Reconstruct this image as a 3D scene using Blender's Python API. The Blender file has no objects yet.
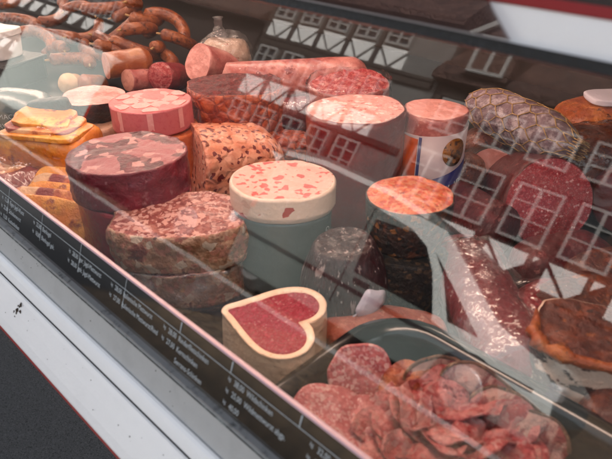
import bpy, bmesh, math, random
from mathutils import Vector, Matrix, noise, Euler
R = math.radians; PI = math.pi
random.seed(7)
sc = bpy.context.scene; COL = sc.collection

# ------------------------------------------------------------------ camera
FPX = 612.0
PIT = R(31.532); AZ = R(45.474)
Hd = Vector((-math.cos(AZ), math.sin(AZ), 0)); Rt = Vector((math.sin(AZ), math.cos(AZ), 0)); Zu = Vector((0, 0, 1))
Fw = Hd*math.cos(PIT) - Zu*math.sin(PIT); Up = Hd*math.sin(PIT) + Zu*math.cos(PIT)
CAM = Vector((0, 0, 1.22))
cd = bpy.data.cameras.new('camera'); cam = bpy.data.objects.new('camera', cd); COL.objects.link(cam)
cam.matrix_world = Matrix.Translation(CAM) @ Matrix((Rt, Up, -Fw)).transposed().to_4x4()
cd.sensor_width = 36; cd.lens = 36; cd.clip_start = .01; cd.clip_end = 500
cd.dof.use_dof = True; cd.dof.focus_distance = .95; cd.dof.aperture_fstop = 11
sc.camera = cam

def at(x, y, z):                       # ground-survey helper: a point at height z
    d = Rt*(x-306) + Up*(229.5-y) + Fw*FPX
    return CAM + d*((z-CAM.z)/d.z)
TILT = R(20); GN = Vector((0, -math.cos(TILT), math.sin(TILT))); GE = Vector((0, math.sin(TILT), math.cos(TILT)))
G0 = Vector((0, .19, .92))             # lower edge of the leaning glass

# ------------------------------------------------------------------ materials
DEEP = 1.55                              # one knob for how rich the colours are
def deep(c): return tuple(x**DEEP for x in c)
def new_mat(name):
    m = bpy.data.materials.new(name); m.use_nodes = True; nt = m.node_tree
    for n in list(nt.nodes):
        nt.nodes.remove(n)
    out = nt.nodes.new('ShaderNodeOutputMaterial')
    return m, nt, out
def mat(name, col, rough=.45, layers=(), bump=None, metal=0, coat=0, ior=1.5, sss=0, emit=None, bumps=()):
    """layers: (kind, scale, lo, hi, colour, warp) laid one over the other."""
    col = deep(col); layers = [tuple(deep(q) if i == 4 else q for i, q in enumerate(ly)) for ly in layers]
    m, nt, out = new_mat(name); N = nt.nodes; L = nt.links
    b = N.new('ShaderNodeBsdfPrincipled'); L.new(b.outputs[0], out.inputs[0])
    b.inputs['Roughness'].default_value = rough; b.inputs['Metallic'].default_value = metal
    b.inputs['Coat Weight'].default_value = coat*.55; b.inputs['Coat Roughness'].default_value = .26
    b.inputs['IOR'].default_value = ior
    if sss:
        b.inputs['Subsurface Weight'].default_value = sss; b.inputs['Subsurface Radius'].default_value = (1, .35, .25)
        b.inputs['Subsurface Scale'].default_value = .004
    tc = N.new('ShaderNodeTexCoord')
    def coords(warp, sx=None):
        src = tc.outputs['Object']
        if sx:
            mp = N.new('ShaderNodeMapping'); mp.inputs['Scale'].default_value = sx; L.new(src, mp.inputs[0]); src = mp.outputs[0]
        if warp:
            nz = N.new('ShaderNodeTexNoise'); nz.inputs['Scale'].default_value = warp[0]; nz.inputs['Detail'].default_value = 3
            L.new(src, nz.inputs['Vector'])
            s = N.new('ShaderNodeVectorMath'); s.operation = 'SCALE'; s.inputs['Scale'].default_value = warp[1]; L.new(nz.outputs['Color'], s.inputs[0])
            a = N.new('ShaderNodeVectorMath'); L.new(src, a.inputs[0]); L.new(s.outputs[0], a.inputs[1]); src = a.outputs[0]
        return src
    cur = None
    def mask(kind, scale, lo, hi, warp=None, sx=None):
        v = coords(warp, sx); inv = False
        if kind == 'noise':
            t = N.new('ShaderNodeTexNoise'); t.inputs['Scale'].default_value = scale; t.inputs['Detail'].default_value = 6; t.inputs['Roughness'].default_value = .62
            o = t.outputs['Fac']
        elif kind == 'wave':
            t = N.new('ShaderNodeTexWave'); t.inputs['Scale'].default_value = scale; t.inputs['Distortion'].default_value = 3.5; t.inputs['Detail'].default_value = 2
            o = t.outputs['Fac']
        else:
            t = N.new('ShaderNodeTexVoronoi'); t.inputs['Scale'].default_value = scale
            if kind == 'edge':
                t.feature = 'DISTANCE_TO_EDGE'; inv = True
            if kind == 'spot':
                inv = True
            o = t.outputs['Distance']
            if kind == 'cell':
                sp = N.new('ShaderNodeSeparateColor'); L.new(t.outputs['Color'], sp.inputs[0]); o = sp.outputs[0]
        L.new(v, t.inputs['Vector'])
        r = N.new('ShaderNodeMapRange'); r.interpolation_type = 'SMOOTHSTEP'
        r.inputs['From Min'].default_value = lo; r.inputs['From Max'].default_value = hi
        if inv:
            r.inputs['To Min'].default_value = 1; r.inputs['To Max'].default_value = 0
        L.new(o, r.inputs['Value'])
        return r.outputs[0]
    prev = None
    for ly in layers:
        kind, scale, lo, hi, c = ly[:5]; warp = ly[5] if len(ly) > 5 else None; sx = ly[6] if len(ly) > 6 else None
        mx = N.new('ShaderNodeMix'); mx.data_type = 'RGBA'
        L.new(mask(kind, scale, lo, hi, warp, sx), mx.inputs['Factor'])
        if prev is None:
            mx.inputs['A'].default_value = (*col, 1)
        else:
            L.new(prev, mx.inputs['A'])
        mx.inputs['B'].default_value = (*c, 1); prev = mx.outputs['Result']
    if prev is None:
        b.inputs['Base Color'].default_value = (*col, 1)
    else:
        L.new(prev, b.inputs['Base Color'])
    nrm = None
    bl = list(bumps) + ([('noise', bump[0], .3, .7, bump[1])] if bump else [])
    for bb in bl:
        bn = N.new('ShaderNodeBump'); bn.inputs['Strength'].default_value = 1; bn.inputs['Distance'].default_value = bb[4]
        L.new(mask(*bb[:4], *(bb[5:])), bn.inputs['Height'])
        if nrm is not None:
            L.new(nrm, bn.inputs['Normal'])
        nrm = bn.outputs[0]
    if nrm is not None:
        L.new(nrm, b.inputs['Normal'])
    if emit:
        b.inputs['Emission Color'].default_value = (*emit[0], 1); b.inputs['Emission Strength'].default_value = emit[1]
    return m

def pane_mat(name, r0, tint=(1, 1, 1), rough=0.0, wrinkle=None, haze=None, twosided=False):
    """thin clear sheet: sees through, reflects by Schlick on its outer side"""
    m, nt, out = new_mat(name); N = nt.nodes; L = nt.links
    tr = N.new('ShaderNodeBsdfTransparent'); tr.inputs[0].default_value = (*tint, 1)
    gl = N.new('ShaderNodeBsdfGlossy'); gl.inputs['Roughness'].default_value = rough
    geo = N.new('ShaderNodeNewGeometry')
    nrm = geo.outputs['Normal']
    if wrinkle:
        tc = N.new('ShaderNodeTexCoord'); nz = N.new('ShaderNodeTexNoise'); nz.inputs['Scale'].default_value = wrinkle[0]; nz.inputs['Detail'].default_value = 3
        L.new(tc.outputs['Object'], nz.inputs['Vector'])
        bn = N.new('ShaderNodeBump'); bn.inputs['Distance'].default_value = wrinkle[1]; L.new(nz.outputs['Fac'], bn.inputs['Height'])
        nrm = bn.outputs[0]; L.new(nrm, gl.inputs['Normal'])
    dp = N.new('ShaderNodeVectorMath'); dp.operation = 'DOT_PRODUCT'; L.new(nrm, dp.inputs[0]); L.new(geo.outputs['Incoming'], dp.inputs[1])
    def math_(op, a, b=None):
        q = N.new('ShaderNodeMath'); q.operation = op
        for i, v in enumerate((a, b)):
            if v is None: continue
            if isinstance(v, (int, float)): q.inputs[i].default_value = v
            else: L.new(v, q.inputs[i])
        return q.outputs[0]
    c = math_('ABSOLUTE', dp.outputs['Value'])
    f = math_('POWER', math_('SUBTRACT', 1.0, c), 5.0)
    f = math_('ADD', math_('MULTIPLY', f, 1-r0), r0)
    if not twosided:
        f = math_('MULTIPLY', f, math_('SUBTRACT', 1.0, geo.outputs['Backfacing']))
    mx = N.new('ShaderNodeMixShader'); L.new(f, mx.inputs[0]); L.new(tr.outputs[0], mx.inputs[1]); L.new(gl.outputs[0], mx.inputs[2])
    last = mx.outputs[0]
    if haze:                            # dirt and wiping streaks on the sheet
        tc = N.new('ShaderNodeTexCoord'); mp = N.new('ShaderNodeMapping'); mp.inputs['Rotation'].default_value = (0, R(35), R(20)); mp.inputs['Scale'].default_value = haze[1]
        L.new(tc.outputs['Object'], mp.inputs[0])
        nz = N.new('ShaderNodeTexNoise'); nz.inputs['Scale'].default_value = haze[2]; nz.inputs['Detail'].default_value = 5; L.new(mp.outputs[0], nz.inputs['Vector'])
        rg = N.new('ShaderNodeMapRange'); rg.interpolation_type = 'SMOOTHSTEP'
        rg.inputs['From Min'].default_value = .5; rg.inputs['From Max'].default_value = .78; rg.inputs['To Max'].default_value = haze[0]
        rg.inputs['To Min'].default_value = haze[3] if len(haze) > 3 else 0
        L.new(nz.outputs['Fac'], rg.inputs['Value'])
        df = N.new('ShaderNodeBsdfDiffuse'); df.inputs[0].default_value = (.8, .8, .8, 1)
        m2 = N.new('ShaderNodeMixShader'); L.new(rg.outputs[0], m2.inputs[0]); L.new(last, m2.inputs[1]); L.new(df.outputs[0], m2.inputs[2]); last = m2.outputs[0]
    L.new(last, out.inputs[0])
    return m

# ------------------------------------------------------------------ object helpers
def tag(o, label=None, cat=None, group=None, kind=None):
    if label: o['label'] = label
    if cat: o['category'] = cat
    if group: o['group'] = group
    if kind: o['kind'] = kind
    return o
def thing(name, label, cat, loc=(0, 0, 0), rot=None, group=None):
    o = bpy.data.objects.new(name, None); COL.objects.link(o); o.empty_display_size = .02
    o.location = loc
    if rot is not None:
        o.rotation_mode = 'QUATERNION'; o.rotation_quaternion = rot
    return tag(o, label, cat, group)
def mesh(name, V, F, m, parent=None, smooth=True):
    me = bpy.data.meshes.new(name); me.from_pydata([tuple(v) for v in V], [], F); me.update()
    bm = bmesh.new(); bm.from_mesh(me); bmesh.ops.recalc_face_normals(bm, faces=bm.faces); bm.to_mesh(me); bm.free()
    if smooth:
        for p in me.polygons: p.use_smooth = True
    me.materials.append(m)
    o = bpy.data.objects.new(name, me); COL.objects.link(o)
    if parent: o.parent = parent
    return o
class MB:                                # gathers shapes for one mesh
    def __init__(s): s.V = []; s.F = []
    def add(s, V, F):
        k = len(s.V); s.V += [Vector(v) for v in V]; s.F += [tuple(i+k for i in f) for f in F]; return s
    def box(s, a, b):
        x0, y0, z0 = a; x1, y1, z1 = b
        return s.add([(x0,y0,z0),(x1,y0,z0),(x1,y1,z0),(x0,y1,z0),(x0,y0,z1),(x1,y0,z1),(x1,y1,z1),(x0,y1,z1)],
                     [(0,3,2,1),(4,5,6,7),(0,1,5,4),(1,2,6,5),(2,3,7,6),(3,0,4,7)])
    def bar(s, p, q, w, dep, nrm):       # flat bar from p to q in a plane with normal nrm
        p = Vector(p); q = Vector(q); d = (q-p).normalized(); n = Vector(nrm).normalized(); t = d.cross(n)*w/2
        V = [p-t, p+t, q+t, q-t]; return s.add(V + [v+n*dep for v in V], [(0,3,2,1),(4,5,6,7),(0,1,5,4),(1,2,6,5),(2,3,7,6),(3,0,4,7)])
    def prism(s, pts, off):
        n = len(pts); V = [Vector(p) for p in pts]; V += [v+Vector(off) for v in V]
        return s.add(V, [tuple(range(n-1, -1, -1)), tuple(range(n, 2*n))] + [(i, (i+1) % n, n+(i+1) % n, n+i) for i in range(n)])
    def build(s, name, m, parent=None, smooth=False, bevel=0, seg=2):
        o = mesh(name, s.V, s.F, m, parent, smooth)
        if bevel:
            md = o.modifiers.new('bevel', 'BEVEL'); md.width = bevel; md.segments = seg; md.limit_method = 'ANGLE'; md.angle_limit = R(30)
        return o
def loft(rings, cap0=False, cap1=False, closed=True):
    n = len(rings[0]); V = [v for r in rings for v in r]; F = []
    for i in range(len(rings)-1):
        for j in range(n if closed else n-1):
            a = i*n+j; b = i*n+(j+1) % n; F.append((a, b, b+n, a+n))
    if cap0: F.append(tuple(range(n-1, -1, -1)))
    if cap1: F.append(tuple(range((len(rings)-1)*n, len(rings)*n)))
    return V, F
def nz3(p, s, seed=0):
    return noise.noise(Vector((p[0]*s+seed*7.3, p[1]*s-seed*3.1, p[2]*s+seed*1.7)))
def ell(rx, ry, e=1.0, wob=0.0, seed=0, n=64):
    P = []
    for i in range(n):
        t = 2*PI*i/n; c = math.cos(t); s_ = math.sin(t)
        x = rx*math.copysign(abs(c)**e, c); y = ry*math.copysign(abs(s_)**e, s_)
        k = 1 + wob*noise.noise(Vector((c*1.3+seed*5.1, s_*1.3, seed*2.7)))
        P.append((x*k, y*k))
    return P
def stick(parent, outline, h, casing, face, prof=None, amp=.0012, nscale=40, seed=1, nz=20, face_amp=.0008, dome=.0, closed_end=False, lip=.97, names=('casing', 'cut_face')):
    """a piece of sausage standing on local z=0, cut at z=h; prof(t) scales the outline"""
    prof = prof or (lambda t: 1.0)
    rings = []
    ts = [i/(nz-1) for i in range(nz)]
    for t in ts:
        k = prof(t); ring = []
        for (x, y) in outline:
            p = Vector((x*k, y*k, t*h)); d = nz3(p, nscale, seed)*amp + nz3(p, nscale*3, seed+3)*amp*.4
            q = Vector((x, y, 0)).normalized()*d; ring.append(p+q)
        rings.append(ring)
    def zt(x, y): return (nz3((x, y, 0), 20, seed+11)*.0034 + nz3((x, y, 0), 75, seed+12)*.0008) if face else 0
    top = rings[-1]
    for v in top: v.z += zt(v.x, v.y)
    rings.append([Vector((v.x*lip, v.y*lip, h+.0004+zt(v.x*lip, v.y*lip))) for v in top])
    if closed_end:
        b = rings[0]; rings = [[Vector((v.x*k, v.y*k, -dz)) for v in b] for k, dz in ((.05, closed_end), (.35, closed_end*.93), (.65, closed_end*.72), (.88, closed_end*.36))] + rings
    V, F = loft(rings, cap0=True)
    cs = mesh(names[0], V, F, casing, parent)
    fr = []
    for k in (1.0, .96, .9, .82, .72, .6, .48, .36, .24, .12, .02):
        ring = []
        for v in rings[-1]:
            p = Vector((v.x*k, v.y*k, 0)); z = h + .0004 + zt(p.x, p.y) + dome*(1-k*k) + (nz3(p, 130, seed+9)*face_amp + nz3(p, 45, seed+5)*face_amp)*(0 if k == 1 else 1)
            ring.append(Vector((p.x, p.y, z)))
        fr.append(ring)
    V, F = loft(fr, cap1=True)
    fc = mesh(names[1], V, F, face, parent) if face else None
    return cs, fc
def blob(name, r, e1, e2, m, parent=None, amp=.003, ns=30, seed=1, n=48, k=28, fn=None):
    """rounded block / superellipsoid with an uneven skin, resting on local z = 0"""
    def pw(v, e): return math.copysign(abs(v)**e, v)
    rings = []
    for i in range(k):
        ph = -PI/2 + PI*(i+.15)/(k-.7)
        ring = []
        for j in range(n):
            th = 2*PI*j/n; c = pw(math.cos(ph), e1)
            p = Vector((r[0]*c*pw(math.cos(th), e2), r[1]*c*pw(math.sin(th), e2), r[2]*pw(math.sin(ph), e1)))
            d = p.normalized(); p += d*(amp*nz3(p, ns, seed) + amp*.5*nz3(p, ns*2.6, seed+4))
            p.z += r[2]
            if fn: p = fn(p)
            if p.z < 0: p.z *= .1
            ring.append(p)
        rings.append(ring)
    V, F = loft(rings, True, True)
    return mesh(name, V, F, m, parent)
def tube(path, rad, n=14):
    rings = []; P = [Vector(p) for p in path]; prev = None
    for i, p in enumerate(P):
        d = (P[min(i+1, len(P)-1)] - P[max(i-1, 0)]).normalized()
        a = d.orthogonal().normalized() if prev is None else (prev - d*prev.dot(d)).normalized(); prev = a; b = d.cross(a)
        r = rad(i/(len(P)-1)) if callable(rad) else rad
        rings.append([p + (a*math.cos(2*PI*j/n) + b*math.sin(2*PI*j/n))*r for j in range(n)])
    return loft(rings, True, True)
def text_geo(s, size, align='LEFT'):
    c = bpy.data.curves.new('lettering', 'FONT'); c.body = s; c.size = size; c.align_x = align; c.resolution_u = 2; c.fill_mode = 'FRONT'
    o = bpy.data.objects.new('lettering', c); COL.objects.link(o)
    dg = bpy.context.evaluated_depsgraph_get(); dg.update(); me = bpy.data.meshes.new_from_object(o.evaluated_get(dg))
    V = [v.co.copy() for v in me.vertices]; F = [tuple(p.vertices) for p in me.polygons]
    bpy.data.objects.remove(o); bpy.data.curves.remove(c); bpy.data.meshes.remove(me)
    return V, F
def qz(deg): return Euler((0, 0, R(deg))).to_quaternion()
def qdir(d, roll=0):                      # local z looks along d
    return Vector(d).to_track_quat('Z', 'Y') @ Euler((0, 0, R(roll))).to_quaternion()
TC = -Fw                                  # towards the viewer
HTC = Vector((TC.x, TC.y, 0)).normalized()

# ------------------------------------------------------------------ palette
PINK = (.62, .27, .24); FAT = (.78, .58, .52)
M = {}
M['deck'] = mat('deck_sheet', (.035, .030, .030), .3, [('noise', 14, .4, .7, (.03, .028, .028)), ('noise', 60, .6, .7, (.08, .03, .03))])
M['dark'] = mat('dark_plastic', (.018, .018, .02), .4, bump=(220, .0002))
M['black_gloss'] = mat('black_printed_glass', (.006, .006, .007), .06, ior=2.1)
M['white_paint'] = mat('white_enamel', (.92, .92, .915), .28, [('noise', 7, .5, .85, (.84, .84, .83)), ('noise', 90, .69, .74, (.52, .50, .47)), ('noise', 23, .735, .76, (.17, .12, .08))], bump=(30, .0003), coat=.25)
M['grey_alu'] = mat('grey_aluminium', (.60, .605, .60), .4, [('noise', 30, .45, .7, (.56, .565, .56)), ('noise', 160, .72, .78, (.7, .7, .7))], metal=.0, bump=(180, .0001))
M['alu_light'] = mat('light_aluminium', (.55, .57, .58), .3, [('noise', 120, .5, .75, (.22, .24, .24))], metal=.6)
M['dirt_seal'] = mat('dirty_rubber_seal', (.09, .10, .10), .6, [('noise', 160, .5, .66, (.38, .42, .42)), ('noise', 60, .62, .7, (.015, .015, .015))], bump=(150, .0006))
M['red_paint'] = mat('red_paint', (.42, .012, .02), .3, [('noise', 60, .5, .8, (.30, .01, .015))], coat=.3)
M['pink_edge'] = mat('pale_pink_edge', (.78, .60, .64), .3)  # pink lamp glow on the glass edge, put into its base colour
M['rail'] = mat('black_rail', (.012, .012, .013), .35, [('noise', 60, .55, .7, (.05, .05, .05))], bump=(260, .0004))
M['lamp'] = mat('lamp_glow', (1, 1, 1), .4, emit=((1.0, .68, .54), 11))
M['letter'] = mat('white_print', (.66, .70, .72), .5)
M['back'] = mat('brown_back_wall', (.055, .034, .024), .5, [('noise', 3, .35, .7, (.085, .052, .038)), ('noise', 28, .55, .7, (.05, .04, .035))])
M['glass'] = pane_mat('counter_glass', .095, (.97, .985, .98), .018, (5, .00016), haze=(.008, (1, 1, 5), 6))
M['smoked'] = pane_mat('smoked_pane', .10, (.50, .44, .43))
M['film'] = pane_mat('clear_film', .055, (.96, .95, .95), .12, (32, .012), (.05, (1, 1, 1), 26, .0), twosided=True)
M['film_pale'] = pane_mat('milky_film', .08, (.93, .92, .93), .16, (40, .010), (.26, (1, 1, 1), 30, .04), twosided=True)

def ham_face(nm, base, fat, sc_=60, lo=.62, **k): return mat(nm, base, .34, [('cell', sc_, lo, lo+.12, fat, (sc_*.6, .012)), ('noise', 260, .58, .72, tuple(c*.72 for c in base))], bump=(170, .0006), coat=.25, **k)

M['zung_face'] = mat('tongue_sausage_face', (.17, .022, .05), .32, [('noise', 70, .44, .62, (.28, .06, .09)), ('cell', 30, .56, .62, (.46, .20, .21), (26, .026)), ('cell', 110, .84, .88, (.60, .36, .34), (60, .008)), ('noise', 40, .66, .76, (.50, .27, .26))], bump=(120, .0009), coat=.4)
M['zung_side'] = mat('tongue_sausage_side', (.27, .022, .06), .36, [('noise', 60, .42, .7, (.36, .05, .09)), ('noise', 95, .60, .70, (.42, .22, .23))], bump=(110, .0013), coat=.4)
M['zung_wrap'] = mat('dark_red_wrapped_side', (.42, .016, .05), .18, [('noise', 22, .4, .7, (.50, .03, .07)), ('noise', 70, .66, .74, (.34, .10, .12))], bump=(60, .0016), coat=.8)
M['head_face'] = mat('head_cheese_face', (.36, .10, .085), .26, [('noise', 110, .4, .62, (.54, .25, .21)), ('cell', 270, .66, .80, (.72, .46, .41), (80, .007)), ('cell', 160, .80, .84, (.76, .48, .42), (60, .010)), ('noise', 130, .62, .7, (.20, .035, .035))], bump=(150, .0012), coat=.6)
M['head_side'] = mat('head_cheese_side', (.40, .23, .14), .26, [('noise', 70, .42, .62, (.62, .43, .31)), ('cell', 150, .62, .7, (.56, .30, .22), (70, .010)), ('noise', 36, .58, .66, (.34, .11, .07)), ('noise', 75, .58, .68, (.18, .07, .045)), ('cell', 95, .86, .9, (.66, .55, .45), (60, .01))], bump=(80, .002), coat=.5)
M['net_face'] = mat('meat_loaf_face', (.70, .36, .28), .4, [('noise', 80, .42, .62, (.66, .36, .27)), ('cell', 200, .84, .88, (.26, .045, .05), (80, .005)), ('cell', 260, .84, .9, (.76, .55, .45), (80, .004))], bump=(150, .0006), coat=.2)
M['net_skin'] = mat('netted_loaf_skin', (.72, .34, .22), .42, [('noise', 60, .4, .65, (.80, .47, .34)), ('cell', 210, .84, .88, (.30, .05, .04), (80, .005)), ('noise', 24, .6, .75, (.50, .15, .06))], bumps=[('edge', 52, .0, .2, -.0016, (40, .004))], bump=(150, .0006), coat=.4)
M['lyon_face'] = mat('pepper_sausage_face', (.72, .45, .385), .36, [('noise', 200, .5, .7, (.77, .52, .46)), ('cell', 130, .89, .9, (.55, .035, .02), (70, .007)), ('cell', 230, .88, .895, (.62, .07, .04), (90, .004))], bump=(200, .0003), coat=.3)
M['lyon_rim'] = mat('pale_sausage_side', (.80, .66, .56), .36, [('noise', 150, .5, .7, (.84, .71, .63)), ('cell', 85, .94, .95, (.55, .10, .05), (60, .009)), ('noise', 190, .70, .74, (.50, .36, .28))], bump=(200, .0003), coat=.3)
M['grey_case'] = mat('grey_casing', (.22, .245, .24), .22, [('noise', 12, .4, .7, (.21, .23, .22))], bump=(24, .0008), coat=.5)
M['foot_face'] = mat('ball_pattern_face', (.66, .26, .26), .38, [('noise', 180, .5, .7, (.63, .21, .21))], bump=(200, .0003), coat=.25)
M['foot_side'] = mat('rose_pink_side', (.66, .25, .26), .35, [('noise', 160, .5, .7, (.62, .20, .22))], bump=(200, .0003), coat=.3)
M['foot_patch'] = mat('pale_pink_patch', (.80, .45, .43), .38, [('noise', 180, .5, .7, (.84, .52, .49))], bump=(200, .0003), coat=.25)
M['orange_face'] = mat('orange_meat_loaf', (.72, .26, .10), .35, [('noise', 70, .45, .65, (.76, .36, .19))], bump=(140, .0005), coat=.3)
M['pale_meat'] = mat('pale_sausage_meat', (.70, .48, .36), .35, [('noise', 70, .45, .65, (.76, .56, .45)), ('noise', 160, .66, .7, (.46, .16, .11))], bump=(160, .0004), coat=.25)
M['ham_face'] = mat('cooked_ham_face', (.74, .36, .33), .34, [('noise', 45, .42, .62, (.80, .46, .42)), ('noise', 120, .62, .68, (.62, .22, .21))], bump=(90, .0006), coat=.35)
M['ham_crust'] = mat('dark_ham_crust', (.045, .014, .009), .32, [('noise', 60, .5, .65, (.14, .045, .018)), ('noise', 120, .68, .73, (.30, .13, .04))], bump=(100, .0018), coat=.5)
M['bacon_skin'] = mat('smoked_bacon_skin', (.82, .36, .05), .26, [('noise', 18, .4, .62, (.92, .52, .12)), ('noise', 50, .56, .7, (.42, .13, .025)), ('noise', 90, .68, .74, (.88, .62, .30))], bump=(60, .0014), coat=.6)
M['bacon_layers'] = mat('layered_bacon', (.86, .46, .20), .32, [('wave', 18, .35, .65, (.90, .64, .42), (20, .03), (.15, .15, 1)), ('noise', 50, .5, .66, (.60, .20, .06)), ('wave', 31, .72, .86, (.42, .09, .04), (14, .04), (.15, .15, 1))], bump=(80, .0012), coat=.5)
M['bacon_dark'] = mat('dark_bacon_rind', (.02, .009, .006), .35, [('noise', 60, .5, .7, (.08, .03, .015))], bump=(90, .0015), coat=.4)
M['loaf_top'] = mat('dark_red_crumb_top', (.24, .020, .028), .5, [('noise', 120, .45, .6, (.36, .05, .05)), ('noise', 230, .6, .7, (.08, .006, .01))], bump=(170, .003))
M['loaf_side'] = mat('orange_brown_loaf_side', (.44, .10, .03), .4, [('noise', 50, .42, .6, (.58, .19, .07)), ('edge', 60, .0, .10, (.34, .07, .02), (50, .006)), ('noise', 140, .62, .7, (.20, .03, .015))], bumps=[('edge', 60, .0, .2, -.0012, (50, .006))], bump=(120, .001), coat=.35)
M['link'] = mat('smoked_link_skin', (.27, .085, .025), .36, [('noise', 30, .4, .62, (.42, .17, .055)), ('noise', 80, .56, .68, (.13, .035, .014))], bump=(70, .0016), coat=.4)
M['liver'] = mat('liver_sausage_skin', (.42, .16, .05), .34, [('noise', 30, .45, .65, (.52, .25, .10))], bump=(80, .0006), coat=.45)
M['liver_face'] = mat('liver_sausage_face', (.66, .37, .30), .45, [('noise', 150, .5, .65, (.56, .28, .22))], bump=(160, .0004))
M['cream'] = mat('cream_casing', (.72, .55, .38), .4, [('noise', 40, .5, .7, (.64, .45, .29))], bump=(80, .0005), coat=.3)
M['pink_case'] = mat('pink_casing', (.50, .20, .185), .3, [('noise', 35, .42, .62, (.64, .34, .31)), ('noise', 60, .58, .66, (.34, .09, .09)), ('noise', 120, .62, .7, (.72, .48, .45))], bump=(70, .0008), coat=.55)
M['pink_face'] = mat('smooth_pink_face', (.74, .40, .36), .38, [('noise', 130, .5, .7, (.79, .48, .44))], bump=(190, .0003), coat=.25)
M['raw_red'] = mat('granular_red_meat', (.50, .06, .075), .4, [('cell', 300, .5, .6, (.60, .20, .19), (90, .004)), ('noise', 90, .6, .7, (.68, .40, .38))], bump=(160, .002), coat=.4)
M['mort_face'] = mat('mortadella_face', (.76, .43, .39), .36, [('noise', 60, .45, .65, (.81, .51, .47)), ('cell', 230, .86, .90, (.64, .24, .22), (80, .004)), ('cell', 190, .90, .93, (.84, .66, .62), (70, .004)), ('noise', 28, .5, .7, (.72, .38, .35))], bump=(150, .0005), coat=.35)
M['mort_case'] = mat('dark_red_casing', (.24, .018, .018), .28, [('noise', 20, .45, .7, (.33, .045, .035))], bump=(40, .0008), coat=.5)
M['label_white'] = mat('pale_printed_band', (.62, .54, .56), .4)
M['label_orange'] = mat('orange_printed_band', (.62, .17, .03), .4)
M['label_blue'] = mat('violet_printed_band', (.085, .09, .27), .4)
M['gold'] = mat('gold_medallion', (.42, .20, .03), .35, [('noise', 160, .5, .6, (.16, .06, .015)), ('noise', 70, .6, .68, (.62, .38, .09))], bump=(140, .0006))
M['mould'] = mat('mould_salami_skin', (.30, .22, .25), .6, [('noise', 70, .45, .62, (.52, .45, .47)), ('noise', 45, .6, .7, (.16, .09, .11))], bump=(120, .0012))
M['string'] = mat('tan_netting', (.50, .36, .20), .7, bump=(300, .0003))
M['red_face'] = mat('fine_salami_face', (.44, .035, .065), .36, [('noise', 260, .52, .62, (.58, .13, .15)), ('cell', 800, .80, .88, (.50, .20, .21)), ('cell', 420, .955, .97, (.68, .42, .42))], bump=(220, .0006), coat=.3)
M['red_case'] = mat('dark_salami_casing', (.19, .018, .028), .36, [('noise', 40, .5, .7, (.28, .04, .05)), ('noise', 110, .62, .68, (.40, .17, .16))], bump=(90, .0012), coat=.3)
M['coarse_face'] = mat('coarse_salami_face', (.62, .12, .035), .32, [('noise', 120, .42, .58, (.74, .28, .12)), ('cell', 230, .62, .7, (.70, .34, .20), (90, .009)), ('noise', 200, .62, .68, (.40, .045, .02))], bump=(150, .001), coat=.45)
M['pepper_case'] = mat('brown_peppered_skin', (.085, .028, .009), .42, [('noise', 90, .5, .62, (.24, .085, .018)), ('cell', 210, .74, .8, (.014, .008, .006), (120, .004)), ('cell', 190, .90, .94, (.40, .20, .06), (120, .004))], bump=(190, .0022), coat=.35)
M['black_pepper'] = mat('black_peppered_skin', (.016, .012, .010), .5, [('cell', 260, .72, .78, (.09, .06, .035), (150, .003)), ('cell', 230, .90, .93, (.22, .15, .09), (150, .003))], bump=(230, .0026), coat=.25)
M['netham'] = mat('dark_netted_ham_skin', (.11, .022, .028), .3, [('noise', 40, .45, .65, (.12, .03, .035)), ('noise', 60, .58, .64, (.52, .44, .42), None, (2.2, 2.2, .30)), ('noise', 120, .64, .69, (.78, .72, .70), None, (2, 2, .25))], bumps=[('noise', 60, .35, .65, .002, None, (2.4, 2.4, .3))], coat=.6)
M['paper'] = mat('white_label_paper', (.72, .68, .74), .5, bump=(60, .0006))
M['heart_face'] = mat('heart_salami_face', (.46, .025, .085), .42, [('noise', 240, .5, .6, (.56, .10, .16)), ('cell', 850, .70, .82, (.47, .15, .165)), ('cell', 480, .94, .97, (.58, .28, .28))], bump=(210, .0009), coat=.2)
M['heart_rind'] = mat('beige_fat_rind', (.92, .72, .56), .36, [('noise', 28, .42, .66, (.96, .80, .66)), ('noise', 140, .62, .74, (.84, .58, .40))], bump=(70, .0012), coat=.35)
M['slab'] = mat('rosy_smoked_slab', (.48, .17, .11), .36, [('noise', 40, .42, .64, (.60, .29, .21)), ('noise', 110, .6, .68, (.68, .43, .34)), ('noise', 26, .62, .72, (.32, .075, .03))], bump=(90, .0016), coat=.4)
M['salami_slice'] = mat('salami_slice_meat', (.54, .17, .17), .36, [('noise', 130, .46, .6, (.64, .26, .25)), ('cell', 520, .70, .76, (.66, .38, .36)), ('cell', 300, .90, .94, (.70, .46, .42))], bump=(150, .0008), coat=.4)
M['ham_slice'] = mat('pink_ham_slice', (.58, .16, .15), .32, [('noise', 70, .42, .58, (.74, .36, .33)), ('cell', 260, .74, .80, (.66, .36, .33), (90, .006)), ('noise', 120, .62, .68, (.72, .46, .42)), ('noise', 55, .62, .70, (.36, .05, .05))], bump=(120, .0028), coat=.5)
M['slice_fat'] = mat('slice_fat_edge', (.80, .56, .50), .35, [('noise', 60, .45, .62, (.62, .26, .22))], bump=(120, .001), coat=.4)
M['pork_slice'] = mat('browned_pork_slice', (.40, .10, .03), .34, [('noise', 60, .45, .62, (.58, .24, .10)), ('noise', 100, .62, .68, (.20, .03, .015))], bump=(90, .0016), coat=.5)
M['rind_slice'] = mat('streaky_bacon_slice', (.40, .10, .09), .36, [('noise', 55, .48, .58, (.66, .44, .38), (30, .02), (1, .4, 1)), ('noise', 110, .56, .66, (.58, .27, .23)), ('noise', 45, .62, .68, (.28, .05, .05))], bump=(110, .0022), coat=.45)
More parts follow.
